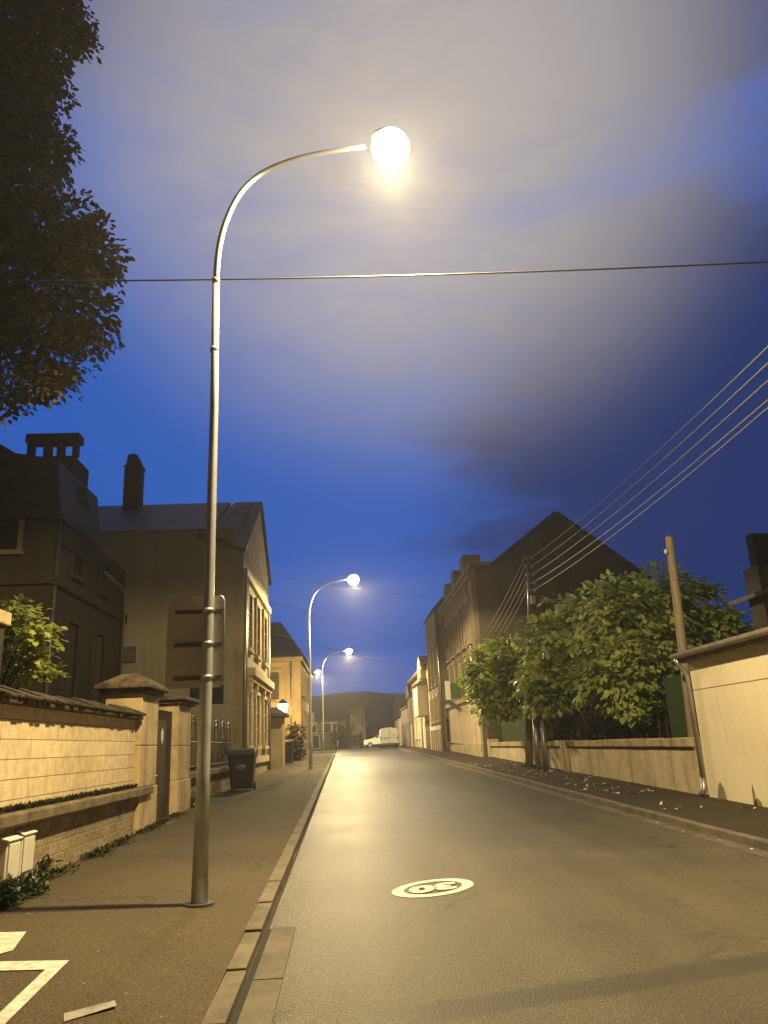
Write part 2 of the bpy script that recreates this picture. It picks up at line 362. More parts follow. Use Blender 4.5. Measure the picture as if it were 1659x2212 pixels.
def leaf_verts(c, out, size, droop=.35, jit=.36, aspect=.72):
    """pentagon-ish drooping leaves at points c pointing along out"""
    n = len(c)
    d = out+rng.normal(0, jit, (n, 3)); d[:, 2] -= droop; d /= np.linalg.norm(d, axis=1)[:, None]
    up = np.array([0, 0, 1.0])+rng.normal(0, .28, (n, 3)); sd = np.cross(d, up); sd /= np.linalg.norm(sd, axis=1)[:, None]+1e-9
    nm = np.cross(sd, d)
    sz = (size*rng.uniform(.65, 1.25, n))[:, None]
    fold = rng.uniform(-.12, .12, n)[:, None]
    a = c; b_ = c+d*sz*.35+sd*sz*aspect*.5+nm*sz*fold; e = c+d*sz*.78+sd*sz*aspect*.34; f = c+d*sz*1.08-nm*sz*.1
    g = c+d*sz*.78-sd*sz*aspect*.34; h = c+d*sz*.35-sd*sz*aspect*.5+nm*sz*fold
    return np.stack([a, b_, e, f, g, h], 1).reshape(-1, 3)
def sprays(centers, dirs, rad, flat, nleaf, size, droop=.35):
    C = []; O = []
    for c, d in zip(centers, dirs):
        u = rng.normal(0, 1, (nleaf, 3)); u /= np.linalg.norm(u, axis=1)[:, None]; u *= rng.uniform(.25, 1, nleaf)[:, None]**.6
        p = u*np.array([rad, rad, rad*flat]); p[:, 2] -= .35*rad*(u[:, 0]**2+u[:, 1]**2)
        C.append(c+p*rng.uniform(.75, 1.25)); o = u*np.array([1, 1, .25])+np.asarray(d)*.8; O.append(o/np.linalg.norm(o, axis=1)[:, None])
    return leaf_verts(np.concatenate(C), np.concatenate(O), size, droop)
def blob_sprays(c, r, n, shell=.55):
    u = rng.normal(0, 1, (n, 3)); u /= np.linalg.norm(u, axis=1)[:, None]
    k = rng.uniform(shell, 1.0, n)[:, None]
    return np.asarray(c)+u*k*np.asarray(r), u
def text_mesh(body, size, name, mat, parent, M):
    cu = bpy.data.curves.new('lettering', 'FONT'); cu.body = body; cu.size = size; cu.align_x = 'CENTER'; cu.align_y = 'CENTER'; cu.extrude = 0.0
    cu.offset = .019*size/.35
    tmp = bpy.data.objects.new('lettering', cu); COL.objects.link(tmp)
    me = bpy.data.meshes.new_from_object(tmp); bpy.data.objects.remove(tmp)
    me.transform(M); me.materials.clear(); me.materials.append(MATS[mat])
    ob = bpy.data.objects.new(name, me); COL.objects.link(ob); ob.parent = parent; return ob

# ------------------------------------------------------------------ terrain profile
ZY = [-100, 45, 62, 80, 100, 2000]; ZZ = [-1.8, .81, 1.06, 1.22, 1.30, 1.30]
def gz(y): return float(np.interp(y, ZY, ZZ))
def kl(y): return -.72-.0055*max(min(y, 80), -20)      # left kerb line
def kr(y): return 5.08-.0155*max(min(y, 62), -20)+max(0, y-66)*.05       # right kerb line
YS = list(np.concatenate([np.arange(-14, 100, 2.0), [104, 110, 118, 130]]))
def strip(f0, f1, name, mat, z0=0.0, z1=None, y0=-14, y1=130, nx=1):
    ys = [y for y in YS if y0 <= y <= y1]; z1 = z0 if z1 is None else z1
    mb = MB(); vs = []; fs = []
    for y in ys:
        for k in range(nx+1):
            u = k/nx; vs.append((f0(y)*(1-u)+f1(y)*u, y, gz(y)+z0*(1-u)+z1*u))
    for i in range(len(ys)-1):
        for k in range(nx):
            a = i*(nx+1)+k; fs.append((a, a+1, a+nx+2, a+nx+1))
    mb.add(vs, fs); return struct(mb.build(name, mat))
# ground sheet to the horizon
mb = MB(); vs = []; xs = [-420, -120, -40, -12, 0, 12, 40, 120, 420]; ys = [-60, -20, 0, 20, 45, 62, 80, 100, 140, 200, 430]
for y in ys:
    for x in xs: vs.append((x, y, gz(y)-.03+(.0 if y < 130 else 0)))
fs = [(i*9+k, i*9+k+1, i*9+k+10, i*9+k+9) for i in range(len(ys)-1) for k in range(8)]
struct(mb.add(vs, fs).build('ground', 'earth'))
strip(lambda y: kl(y)-.02, lambda y: kr(y)+.02, 'road', 'asphalt', 0, 0, nx=4)
# junction beyond the last houses on the left
struct(MB().add([(-30, 62, gz(62)-.012), (-.9, 62, gz(62)-.012), (-.9, 130, 1.288), (-30, 130, 1.288)], [(0, 1, 2, 3)]).build('side_road', 'asphalt'))
# pavements: top sheets tilt up to the walls
def pav_in(y): return .105-.05*min(1, max(0, (8.5-y)/3.5))
def pave_left():
    ys = [y for y in list(np.arange(-14, 12, .5))+YS[13:] if y <= 58]; vs = []; fs = []
    for y in ys:
        for k in range(5):
            u = (0, .4, .75, .92, 1)[k]; zz = .17*(1-u)+.105*u-(.105-pav_in(y))*max(0, (u-.75)/.25)
            vs.append((-3.62*(1-u)+(kl(y)-.132)*u, y, gz(y)+zz-.003))
    for i in range(len(ys)-1):
        for k in range(4): a = i*5+k; fs.append((a, a+1, a+6, a+5))
    return struct(MB().add(vs, fs).build('pavement_left', 'pavement'))
pave_left()
strip(lambda y: kr(y)+.145, lambda y: 7.0, 'pavement_right', 'pavement_old', .095, .15, nx=3)
# kerbs: real stones with joints
def kerb(fx, side, name, y0, y1, top=.11, drop=None):
    mb = MB(); y = y0
    while y < y1:
        L = .992; h = top
        if drop and y < drop: h = .055+.05*max(0, (y-5)/(drop-5))
        a, b_ = fx(y), fx(y+L); w = .14*side
        za, zb = gz(y), gz(y+L)
        jx = random.uniform(-.004, .004); jz = random.uniform(-.004, .004)
        x0a, x1a = sorted((a+jx, a+w+jx)); x0b, x1b = sorted((b_+jx, b_+w+jx))
        mb.add([(x0a, y, za-.05), (x1a, y, za-.05), (x1b, y+L, zb-.05), (x0b, y+L, zb-.05), (x0a, y, za+h+jz), (x1a, y, za+h+jz), (x1b, y+L, zb+h+jz), (x0b, y+L, zb+h+jz)],
               [(3, 2, 1, 0), (4, 5, 6, 7), (0, 1, 5, 4), (1, 2, 6, 5), (2, 3, 7, 6), (3, 0, 4, 7)])
        y += 1.0
    return struct(mb.build(name, 'kerbstone', bevel=.007))
kerb(kl, -1, 'kerb_left', -6, 58, top=.106, drop=8.5)
kerb(kr, 1, 'kerb_right', -6, 90, top=.10)
# gutter strips beside the kerbs: a broad concrete apron nearest the camera, worn granite setts further on
def gutter(fx, w, name, y0, y1, mat, z=.006):
    mb = MB(); y = y0
    while y < y1:
        L = 1.94 if w > .15 else .95
        for (ya, yb) in ((y, min(y+L, y1)),):
            a, b_ = fx(ya), fx(yb); x0a, x1a = sorted((a, a+w)); x0b, x1b = sorted((b_, b_+w))
            mb.add([(x0a, ya, gz(ya)+z), (x1a, ya, gz(ya)+z), (x1b, yb, gz(yb)+z), (x0b, yb, gz(yb)+z), (x0a, ya, gz(ya)-.05), (x1a, ya, gz(ya)-.05), (x1b, yb, gz(yb)-.05), (x0b, yb, gz(yb)-.05)],
                   [(0, 1, 2, 3), (4, 5, 1, 0), (5, 6, 2, 1), (6, 7, 3, 2), (7, 4, 0, 3)])
        y += L+.02
    return struct(mb.build(name, mat))
gutter(lambda y: kl(y)+.055, .20, 'gutter_left', 2.0, 7.35, 'gutter', .012)
struct(MB().add([(kl(y)+dx, y, gz(y)+.004) for y in (2.0, 7.35) for dx in (.002, .053)], [(0, 1, 3, 2)]).build('gutter_slot', 'slot_dark'))
struct(MB().add([(kl(y)+dx, y, gz(y)+.004) for y in (7.35, 13, 24, 40, 56) for dx in (.002, .028)], [(0, 1, 3, 2), (2, 3, 5, 4), (4, 5, 7, 6), (6, 7, 9, 8)]).build('gutter_joint', 'slot_dark'))
gutter(lambda y: kr(y)-.24, .235, 'gutter_right', 2.0, 60, 'gutter', .006)
# distant wooded hill
mb = MB(); vs = []; fs = []; nx = 90
for i in range(nx+1):
    x = -130+310*i/nx
    h = 10.7+.005*x+.22*math.sin(x*.41)+random.uniform(-.3, .3)
    if -7 < x < 2: h += 1.1*math.exp(-((x+1.2)/1.8)**2)
    vs += [(x, 138, 1.2), (x, 150, 1.2+h*.55), (x, 165, 1.2+h), (x, 260, 1.2+h*.8)]
for i in range(nx):
    for k in range(3): a = i*4+k; fs.append((a, a+4, a+5, a+1))
struct(mb.add(vs, fs).build('hill', 'hill'))
# ------------------------------------------------------------------ road markings
def gp(x, y, dz=0.0): return (x, y, gz(y)+dz)
sm = thing('speed_marking', 'white painted circle with an upside-down 30 on the asphalt', 'road marking', gp(.82, 8.70, .004))
mb = MB(); n = 64; cx, cy = .82, 8.70
vs = []; fs = []
for k in range(n):
    a = 2*math.pi*k/n
    for r in (.445, .318): xx, yy = r*math.cos(a)*.985, r*math.sin(a)*.93; yy += .34*xx; vs.append((cx+xx, cy+yy, gz(cy+yy)+.005))
for k in range(n): k2 = (k+1) % n; fs.append((2*k, 2*k2, 2*k2+1, 2*k+1))
mb.add(vs, fs).build('ring', 'paint', sm)
mm = Matrix.Rotation(math.atan(.018), 4, 'X') @ Matrix.Translation((0, 0, .004)) @ Matrix(((1, 0, 0, 0), (.34, 1, 0, 0), (0, 0, 1, 0), (0, 0, 0, 1))) @ Matrix.Rotation(math.pi, 4, 'Z') @ Matrix.Diagonal((1.06, .92, 1, 1))
text_mesh('30', .47, 'numerals', 'paint', sm, mm)
def pav(px, py):
    """pavement point seen at this pixel (left side, near)"""
    w = ray(px, py); s = (.20-EYE)/w[2]
    for _ in range(6):
        p = CP+w*s; x = p[0]; z = gz(p[1])+.105+.065*min(1, max(0, (-.9-x)/2.7)); s = (z+.004-EYE)/w[2]
    return CP+w*s
def paint(name, pxs, mat, label, cat):
    P = [pav(*p) for p in pxs]
    return tag(MB().add(P, [tuple(range(len(P)))[::-1]]).build(name, mat), label, cat)
paint('bay_marking', [(-60, 2016), (57, 2012), (28, 2052), (-60, 2078)], 'paint', 'solid pale painted block on the left pavement below the lamp shadow', 'road marking')
paint('corner_marking', [(-80, 2078), (150, 2074), (-10, 2232), (-60, 2280), (-92, 2280), (-30, 2215), (98, 2094), (-80, 2098)], 'paint', 'white painted corner line with a sharp angle on the near left pavement', 'road marking')
paint('worn_marking', [(138, 2189), (248, 2160), (252, 2172), (138, 2207)], 'paint_worn', 'short worn pale paint dash on the pavement right of the corner line', 'road marking')

# ------------------------------------------------------------------ left garden wall
XW = -3.5
gw = thing('garden_wall', 'pale cut stone garden wall with mossy tiled coping and projecting ledge', 'wall', (XW, 9, gz(9)))
Y0, Y1 = -2.0, 13.45
mb = MB(); mb.box(XW-.42, XW-.002, Y0, Y1, -.2, .965); mb.build('plinth', 'rubble', gw)
mb = MB(); y = Y0
while y < Y1+.7:
    y2 = min(y+1.35, Y1+.72); mb.box(XW-.12, XW+.13, y, y2-.008, .972+random.uniform(-.004, .004), 1.10+random.uniform(-.006, .006)); y = y2
mb.build('ledge', 'ledge', gw, bevel=.02)
mb = MB(); mb.box(XW-.40, XW-.05, Y0, Y1, 1.112, 2.17); mb.build('ashlar_face', 'ashlar', gw)
mb = MB(); mb.box(XW-.50, XW+.07, Y0, Y1+.05, 2.172, 2.225)
y = Y0
while y < Y1:      # overlapping half-round tiles
    w = .155+random.uniform(-.02, .02); zt = 2.30+random.uniform(-.02, .03); xo = random.uniform(-.02, .04)
    pts = [(XW+.09+xo, 2.226), (XW+.10+xo, 2.262), (XW-.02, zt), (XW-.22, zt+.07), (XW-.42, zt), (XW-.52, 2.226)]
    mb.prism(pts, y, y+w-.012, 'y'); 
    y += w
mb.build('coping', 'tiles', gw, bevel=.012)
# moss on the ledge
pp = []
for k in range(1500):
    y = random.uniform(5, 13.6); h = (.05+.05*random.random())*(.4+.6*abs(math.sin(y*1.7+.6*math.sin(y*5)))); pp.append((XW-.045+random.uniform(0, .05), y, 1.105))
pp = np.array(pp); o = np.tile([.35, 0, 1.0], (len(pp), 1))
tag(quads('moss', 'moss', leaf_verts(pp, o, .065, 0, .45, .35), 6), 'dark moss tufts along the wall ledge', 'moss', kind='stuff')
def pillar(y0, y1, name, label, zt, zc, x1=XW+.06, x0=XW-.62):
    p = thing(name, label, 'gate pillar', ((x0+x1)/2, (y0+y1)/2, gz(y0)), 'stone gate pillars')
    mb = MB(); mb.box(x0, x1, y0, y1, gz(y0)-.1, 1.09); mb.build('base', 'dressed', p, bevel=.02)
    mb = MB(); d = .03; zs = [1.095, 1.76, zt]
    for a, b_ in zip(zs, zs[1:]): mb.box(x0+d, x1-d, y0+d, y1-d, a, b_-.006)
    mb.build('shaft', 'dressed', p, bevel=.015)
    mb = MB(); mb.box(x0-.05, x1+.05, y0-.05, y1+.05, zt, zt+.07); mb.box(x0-.13, x1+.13, y0-.13, y1+.13, zt+.072, zt+.15)
    mb.frus(x0-.11, x1+.11, y0-.11, y1+.11, zt+.152, zc, .33); mb.build('cap', 'cap_stone', p, bevel=.02)
    return p
p1 = pillar(13.50, 14.72, 'gate_pillar', 'taller stone gate pillar with pyramid cap ending the garden wall', 2.62, 2.96)
p2 = pillar(16.40, 17.75, 'gate_pillar', 'shorter stone gate pillar with flat cap beyond the brown door', 2.58, 2.72)
dr = thing('garden_door', 'dark brown wooden garden door between the two stone gate pillars', 'door', (XW-.3, 15.55, gz(15.5)))
mb = MB()
for k in range(9):
    a = 14.74+k*.183; mb.box(XW-.14, XW-.09, a, a+.176, gz(15)+.16, 2.42)
mb.box(XW-.17, XW-.141, 14.74, 16.38, gz(15)+.16, 2.42); mb.build('planks', 'door_wood', dr)
mb = MB(); mb.ball((XW-.083, 15.55, 1.93), .012, .10, .145, 16, 10); mb.build('plate', 'enamel', dr, smooth=True)
mb = MB(); mb.ball((XW-.087, 15.02, 2.0), .012, .045, .055, 12, 8); mb.build('bell_plate', 'enamel', dr, smooth=True)
mb = MB(); mb.tube([(XW-.09, 14.86, 1.23), (XW-.03, 14.86, 1.23), (XW-.03, 15.0, 1.23)], .014, 8); mb.build('handle', 'zinc', dr, smooth=True)
mb = MB(); mb.box(XW-.62, XW+.28, 14.76, 16.36, gz(15)+.0, gz(15)+.165); tag(mb.build('doorstep', 'kerbstone', bevel=.02), 'low stone doorstep in front of the brown garden door', 'doorstep')
# utility boxes set in the wall
def ubox(ya, yb, zt, label, dx):
    u = thing('meter_box', label, 'meter box', (XW+.05, (ya+yb)/2, gz(ya)+.17), 'white meter boxes on the wall plinth')
    zb = gz(ya)+.31
    MB().box(XW+.0, XW+.10+dx, ya, yb, zb, zt-.03).build('body', 'plastic_cream', u, bevel=.012)
    MB().box(XW+.102+dx, XW+.118+dx, ya+.025, yb-.025, zb+.03, zt-.06).build('door', 'plastic_cream', u, bevel=.006)
    MB().prism([(XW-.0, zt-.028), (XW+.125+dx, zt-.035), (XW+.125+dx, zt-.022), (XW-.0, zt+.02)], ya-.015, yb+.015, 'y').build('lid', 'plastic_cream', u, bevel=.005)
    return u
ubox(8.32, 8.63, .88, 'cream meter box nearest the camera on the wall plinth, weeds at its foot', .02)
ubox(8.78, 9.11, .89, 'cream meter box further along the wall plinth, clear of weeds', -.02)

# low wall and hooped railing in front of the big house
lw = thing('low_wall', 'low stone front wall with ledge carrying a hooped iron railing', 'wall', (XW, 21, gz(21)))
MB().box(XW-.36, XW-.01, 17.78, 25.0, gz(18)-.1, 1.06).build('plinth', 'rubble', lw)
MB().box(XW-.42, XW+.10, 17.78, 25.0, 1.065, 1.19).build('ledge', 'ledge', lw, bevel=.02)
rl = thing('iron_railing', 'dark iron railing with hooped tops on the low front wall', 'railing', (XW-.15, 21, 1.19))
mb = MB()
for k in range(32):
    y = 17.95+k*.22; mb.tube([(XW-.15, y, 1.19), (XW-.15, y, 1.95)], .011, 6)
mb.build('bars', 'steel_dark', rl)
mb = MB()
for z in (1.30, 1.85): mb.tube([(XW-.15, 17.8, z), (XW-.15, 25.0, z)], .016, 6)
mb.build('rails', 'steel_dark', rl)
for k in range(6):
    y = 18.5+k*1.1; mb = MB()
    for rr in (.42, .33): mb.tube([(XW-.15, y+.42-rr*math.cos(a), 1.9+.55*rr/.42*math.sin(a)) for a in np.linspace(0, math.pi, 13)], .012, 6)
    mb.build('hoop', 'steel_dark', rl)

# ------------------------------------------------------------------ windows helper (front in plane X=const facing +X/-X, or Y=const)
def window(par, plane, c, w, z0, z1, face, frame='stone_trim', arch=False, sur=.10, glass='glass_dark', sill=True, bars=True):
    """plane 'x': wall at x=face_pos with outward sign; c centre along the wall"""
    pos_, sgn = face
    def B(mb, a0, a1, d0, d1, zz0, zz1):
        e0, e1 = sorted((pos_+sgn*d0, pos_+sgn*d1))
        return mb.box(e0, e1, a0, a1, zz0, zz1) if plane == 'x' else mb.box(a0, a1, e0, e1, zz0, zz1)
    mb = MB(); B(mb, c-w/2, c+w/2, .004, .016, z0, z1); win = mb.build('window', glass, par)
    mb = MB()
    B(mb, c-w/2-sur, c-w/2, .002, .085, z0, z1); B(mb, c+w/2, c+w/2+sur, .002, .085, z0, z1); B(mb, c-w/2-sur-.03, c+w/2+sur+.03, .002, .10, z1, z1+sur*1.4)
    mb.build('surround', frame, win)
    if sill: mb = MB(); B(mb, c-w/2-sur-.05, c+w/2+sur+.05, .002, .15, z0-.12, z0); mb.build('sill', frame, win)
    if bars:
        mb = MB(); B(mb, c-.025, c+.025, .017, .032, z0, z1)
        for k in (1, 2): zz = z0+(z1-z0)*k/3; B(mb, c-w/2, c-.026, .017, .030, zz-.015, zz+.015); B(mb, c+.026, c+w/2, .017, .030, zz-.015, zz+.015)
        mb.build('glazing_bars', frame, win)
    return win
def shutter_window(par, plane, c, w, z0, z1, face, mat='shutter_brown', frame='stone_trim'):
    return window(par, plane, c, w, z0, z1, face, frame, glass=mat, bars=False)

# ------------------------------------------------------------------ house A: dark villa behind the wall
A = thing('stone_villa', 'dark tall villa behind the garden wall with slotted chimney', 'house', (-11, 21, gz(20)))
MB().prism([(-22, .2), (-7.42, .2), (-7.42, 7.6), (-7.7, 7.9), (-22, 7.9)], 19.5, 25.97, 'y').build('wall', 'render_dark', A)
MB().prism([(-22, 7.85), (-7.25, 7.55), (-7.25, 7.72), (-7.42, 9.15), (-8.55, 9.36), (-12.5, 11.9), (-22, 11.9)], 19.3, 22.6, 'y').build('roof', 'slate_brown', A)
MB().box(-9.55, -7.62, 21.0, 22.3, 7.9, 9.93).build('gable_stack', 'brick_dark', A, bevel=.04)
MB().prism([(19.5, 7.0), (20.95, 9.0), (21.3, 9.0), (22.45, 7.3), (22.45, 7.0)], -8.4, -7.33, 'x').build('dormer_gable', 'render_dark', A)
ch = MB(); x0, x1 = -9.0, -7.58
for xa, xb in ((x0, x0+.17), (x0+.46, x0+.66), (x0+.84, x0+1.02), (x1-.14, x1)): ch.box(xa, xb, 21.0, 21.3, 9.935, 10.34)
ch.box(x0-.05, x1+.06, 20.95, 21.42, 10.345, 10.62); ch.build('chimney', 'brick_dark', A, bevel=.04)
MB().tube([(-7.37, 19.62, .3), (-7.37, 19.62, 7.5)], .055, 8).build('downpipe', 'steel_dark', A, smooth=True)
mb = MB(); mb.box(-22, -7.36, 19.36, 19.5, 5.85, 6.1); mb.box(-7.42, -7.28, 19.5, 25.95, 5.85, 6.1); mb.build('cornice', 'render_dark', A)
window(A, 'y', -8.75, .85, 6.75, 8.1 if False else 7.7, (19.5, -1), 'brown_render', bars=False)
window(A, 'y', -8.75, .9, 2.9, 5.0, (19.5, -1), 'render_dark', bars=False)
for y in (21.2, 23.6):
    window(A, 'x', y, .95, 3.0, 5.1, (-7.42, 1), 'render_dark', bars=False)
    window(A, 'x', y, .8, 6.4, 7.3, (-7.42, 1), 'render_dark', bars=False)
mb = MB(); mb.tube([(-7.30, 25.6, .4), (-7.30, 25.6, 6.6), (-7.30, 25.2, 6.9), (-7.30, 23.4, 7.0)], .05, 8); mb.build('downpipe', 'zinc', A, smooth=True)

# ------------------------------------------------------------------ house B: blank grey flank, ornate street front
B = thing('ornate_house', 'tall house with blank grey side wall and ornate narrow stone street front', 'house', (-9, 30, gz(30)))
XF = -3.45; zn, zf, za = 8.35, 9.0, 11.45
MB().prism([(26.0, .3), (34.4, .3), (34.4, 9.0), (30.4, 11.2), (26.0, 9.05)], -16.0, XF-.3, 'x').build('wall', 'render_grey', B)
MB().prism([(26.0, .3), (34.4, .3), (34.4, zf), (30.9, za), (26.0, zn)], XF-.298, XF, 'x').build('street_front', 'stone_front', B)
zr = atY(400, 1088, 30.4)[2]
mb = MB(); mb.add([(-16, 25.8, 9.06), (-4.6, 25.8, 8.98), (-4.6, 30.4, zr), (-16, 30.4, zr), (-16, 34.7, 9.2), (-4.6, 34.7, 9.2)], [(0, 1, 2, 3), (3, 2, 5, 4), (1, 5, 2)])
mb.build('roof', 'slate_brown', B)
mb = MB(); xr = -4.45
mb.add([(XF+.12, 25.75, zn-.12), (XF+.12, 30.9, za+.1), (XF+.12, 34.7, zf-.12), (xr, 30.9, za+.1), (-5.0, 25.75, zn+.45), (-5.0, 34.7, zf-.1)],
       [(0, 1, 3, 4), (1, 2, 5, 3), (4, 3, 5)])
o = mb.build('gable_roof', 'slate', B); sm_ = o.modifiers.new('thick', 'SOLIDIFY'); sm_.thickness = .16; sm_.offset = -1
mb = MB(); c0 = atY(268, 1085, 30.0); c1 = atY(311, 985, 30.0); xm = (c0[0]+c1[0])/2
mb.box(xm-.36, xm+.32, 29.8, 30.35, zr-1.0, c1[2]-.55); mb.box(xm-.39, xm+.36, 29.76, 30.4, c1[2]-.545, c1[2]-.45)
mb.prism([(xm-.32, c1[2]-.45), (xm+.30, c1[2]-.45), (xm+.14, c1[2]-.02), (xm+.04, c1[2]+.05), (xm-.16, c1[2]+.05), (xm-.26, c1[2]-.02)], 29.82, 30.33, 'y')
mb.build('chimney', 'brick_dark', B, bevel=.03)
for y in (27.4, 29.9, 32.5):
    window(B, 'x', y, .95, 1.75, 3.55, (XF, 1), 'stone_trim', sur=.2)
    window(B, 'x', y, .95, 5.0, 6.9, (XF, 1), 'stone_front', sur=.2)
mb = MB(); mb.box(XF+.002, XF+.34, 26.7, 33.6, 4.02, 4.30); mb.box(XF+.002, XF+.24, 26.8, 33.5, 3.85, 4.018)
mb.build('ledge_cornice', 'stone_trim', B, bevel=.02)
for y in (26.95, 28.6, 31.2, 33.1): MB().prism([(XF+.003, 3.35), (XF+.08, 3.35), (XF+.22, 3.66), (XF+.22, 3.845), (XF+.003, 3.845)], y-.12, y+.12, 'y').build('bracket', 'stone_trim', B)
MB().box(XF+.002, XF+.09, 26.0, 34.4, 1.15, 1.38).build('plinth_course', 'stone_trim', B); MB().box(XF+.002, XF+.14, 26.0, 34.4, 7.35, 7.6).build('string_course', 'stone_trim', B)
for y in (26.12, 26.36, 33.95, 34.25):
    MB().tube([(XF+.07, y, gz(y)+.15), (XF+.07, y, 7.3)], .05, 8).build('downpipe', 'zinc', B, smooth=True)
MB().box(-7.35, -6.95, 25.85, 25.99, 4.55, 5.05).build('wall_box', 'steel_dark', B)
window(B, 'y', -4.6, 1.1, 3.1, 3.7, (26.0, -1), 'render_grey', bars=False, sill=False)
MB().box(-5.1, -3.5, 25.2, 25.99, 1.2, 1.55).build('side_step', 'render_grey', B)

# ------------------------------------------------------------------ gate pier, house C, lantern
mb = thing('gate_pier', 'squat stone gate pier with broad cap beside the lantern', 'gate pillar', (-3.35, 37.4, gz(37)), 'stone gate pillars')
MB().box(-4.35, -3.0, 36.4, 37.6, gz(36), 3.0).build('shaft', 'stone_front', mb, bevel=.02)
g_ = MB(); g_.box(-4.55, -2.80, 36.2, 37.8, 3.0, 3.16); g_.frus(-4.5, -2.85, 36.25, 37.75, 3.162, 3.45, .45); g_.build('cap', 'slate_brown', mb, bevel=.02)
MB().box(-4.05, -3.6, 36.33, 36.4, 1.9, 2.25).build('letterbox', 'shutter_brown', mb)
C = thing('ochre_house', 'ochre stone house with steep hipped roof lit by the lantern', 'house', (-6, 50, gz(48)))
xc = -2.74
MB().box(-13, xc, 46, 58.5, .6, 6.78).build('wall', 'ochre_wall', C)
MB().add([(-13.3, 45.7, 6.76), (xc+.28, 45.7, 6.76), (xc+.28, 58.8, 6.76), (-13.3, 58.8, 6.76), (-9.5, 48.6, 9.25), (-4.1, 48.6, 9.25), (-4.1, 56, 9.25), (-9.5, 56, 9.25)],
         [(3, 2, 1, 0), (0, 1, 5, 4), (1, 2, 6, 5), (2, 3, 7, 6), (3, 0, 4, 7), (4, 5, 6, 7)]).build('roof', 'slate_brown', C)
MB().box(-13.1, xc+.14, 45.86, 58.6, 6.50, 6.755).build('cornice', 'stone_front', C)
window(C, 'y', -4.35, .72, 4.35, 5.9, (46, -1), 'stone_front', sur=.13, glass='shutter_brown', bars=False)
for y in (48.2, 51.0, 54.0):
    window(C, 'x', y, .9, 2.0, 3.7, (xc, 1), 'stone_trim'); window(C, 'x', y, .9, 4.7, 6.1, (xc, 1), 'stone_trim')
MB().tube([(-3.3, 45.93, 1.0), (-3.3, 45.93, 6.5)], .05, 8).build('downpipe', 'zinc', C, smooth=True)
MB().box(-3.9, -2.72, 45.85, 46.0, .9, 1.7).build('plinth', 'stone_front', C)
def spot(par, loc, energy, size=174, blend=.14, radius=.12, color=LAMPC, tilt=(0, 0)):
    l = bpy.data.lights.new('lamp_light', 'SPOT'); l.energy = energy; l.spot_size = R(size); l.spot_blend = blend; l.shadow_soft_size = radius; l.color = color
    o = bpy.data.objects.new('lamp_light', l); COL.objects.link(o); o.parent = par
    o.location = np.array(loc)-np.array(par['w']); o.rotation_euler = (tilt[0], tilt[1], 0); return o
L_ = atY(611, 1533, 43.0)
ln = thing('lantern_post', 'short lantern street light with glowing tapered glass head', 'street lamp', (L_[0], 43.0, gz(43)+.12))
MB().tube([(L_[0], 43, gz(43)+.1), (L_[0], 43, 1.4), (L_[0], 43, L_[2]-.42)], [.07, .05, .035], 10).build('post', 'steel_dark', ln, smooth=True)
MB().tube([(L_[0], 43, L_[2]-.40), (L_[0], 43, L_[2]+.30)], [.15, .30], 6).build('glass', 'lantern_glass', ln)
g_ = MB(); g_.tube([(L_[0], 43, L_[2]+.302), (L_[0], 43, L_[2]+.46), (L_[0], 43, L_[2]+.56)], [.34, .16, .03], 6); g_.build('lantern_roof', 'steel_dark', ln)
pl = bpy.data.lights.new('lantern_light', 'POINT'); pl.energy = 520; pl.shadow_soft_size = .1; pl.color = (1, .68, .26)
po = bpy.data.objects.new('lantern_light', pl); COL.objects.link(po); po.parent = ln; po.location = Vector((L_[0]-.0, 43.45, L_[2]))-Vector(ln['w'])

# ------------------------------------------------------------------ street lamps
def street_lamp(bx, by, label, hs=1.0, reach=1.0, energy=8200.0, collar=True, dx=0.0):
    z0 = gz(by)+.12
    p = thing('street_lamp', label, 'street lamp', (bx, by, z0), 'curved street lamps along the left pavement')
    def Z(h): return z0+h*hs
    pts = [(0, 0), (.01, 1.2), (.03, 3.0), (.04, 5.0), (.03, 6.6)]
    rad = [.078, .064, .053, .046, .040]
    arc = [(.06, 7.1), (.15, 7.5), (.30, 7.85), (.52, 8.11), (.80, 8.28), (1.12, 8.40), (1.5, 8.48), (1.85, 8.53)]
    MB().tube([(bx+x, by, Z(h)) for x, h in pts], rad, 18).build('pole', 'steel_pole', p, smooth=True)
    ap = [(.035, 6.1)]+[pts[-1]]+arc+[(2.2, 8.56)]; sm_arc = []
    for i in range(1, len(ap)-2):      # Catmull-Rom through the control points: one smooth bend
        p0, p1_, p2_, p3_ = (np.array(q) for q in ap[i-1:i+3])
        for u in np.arange(0, 1, .2): sm_arc.append(.5*((2*p1_)+(-p0+p2_)*u+(2*p0-5*p1_+4*p2_-p3_)*u*u+(-p0+3*p1_-3*p2_+p3_)*u**3))
    sm_arc.append(np.array(arc[-1])); na = len(sm_arc)
    MB().tube([(bx+q[0]*reach, by, Z(q[1])) for q in sm_arc], [float(.037-.010*i/na) for i in range(na)], 14).build('arm', 'steel_pole', p, smooth=True)
    MB().tube([(bx, by, z0-.02), (bx, by, z0+.012)], .14, 16).build('base_plate', 'steel_dark', p)
    if collar:
        for h, r in ((6.62, .045), (5.72, .049)): MB().tube([(bx+.03, by, Z(h)-.03), (bx+.03, by, Z(h)+.03)], r, 16).build('collar', 'steel_pole', p, smooth=True)
    hx, hz = bx+2.17*reach, Z(8.56)
    hd = MB(); hd.ball((hx-.03, by, hz+.10), .22, .15, .12, 20, 8, 0.0, 1.0); head = hd.build('lamp_head', 'steel_dark', p, smooth=True)
    MB().ball((hx, by, hz-.05), .235, .235, .235, 22, 14).build('diffuser', 'lamp_glass', p, smooth=True)
    spot(p, (hx, by, hz-.30), energy)
    return p
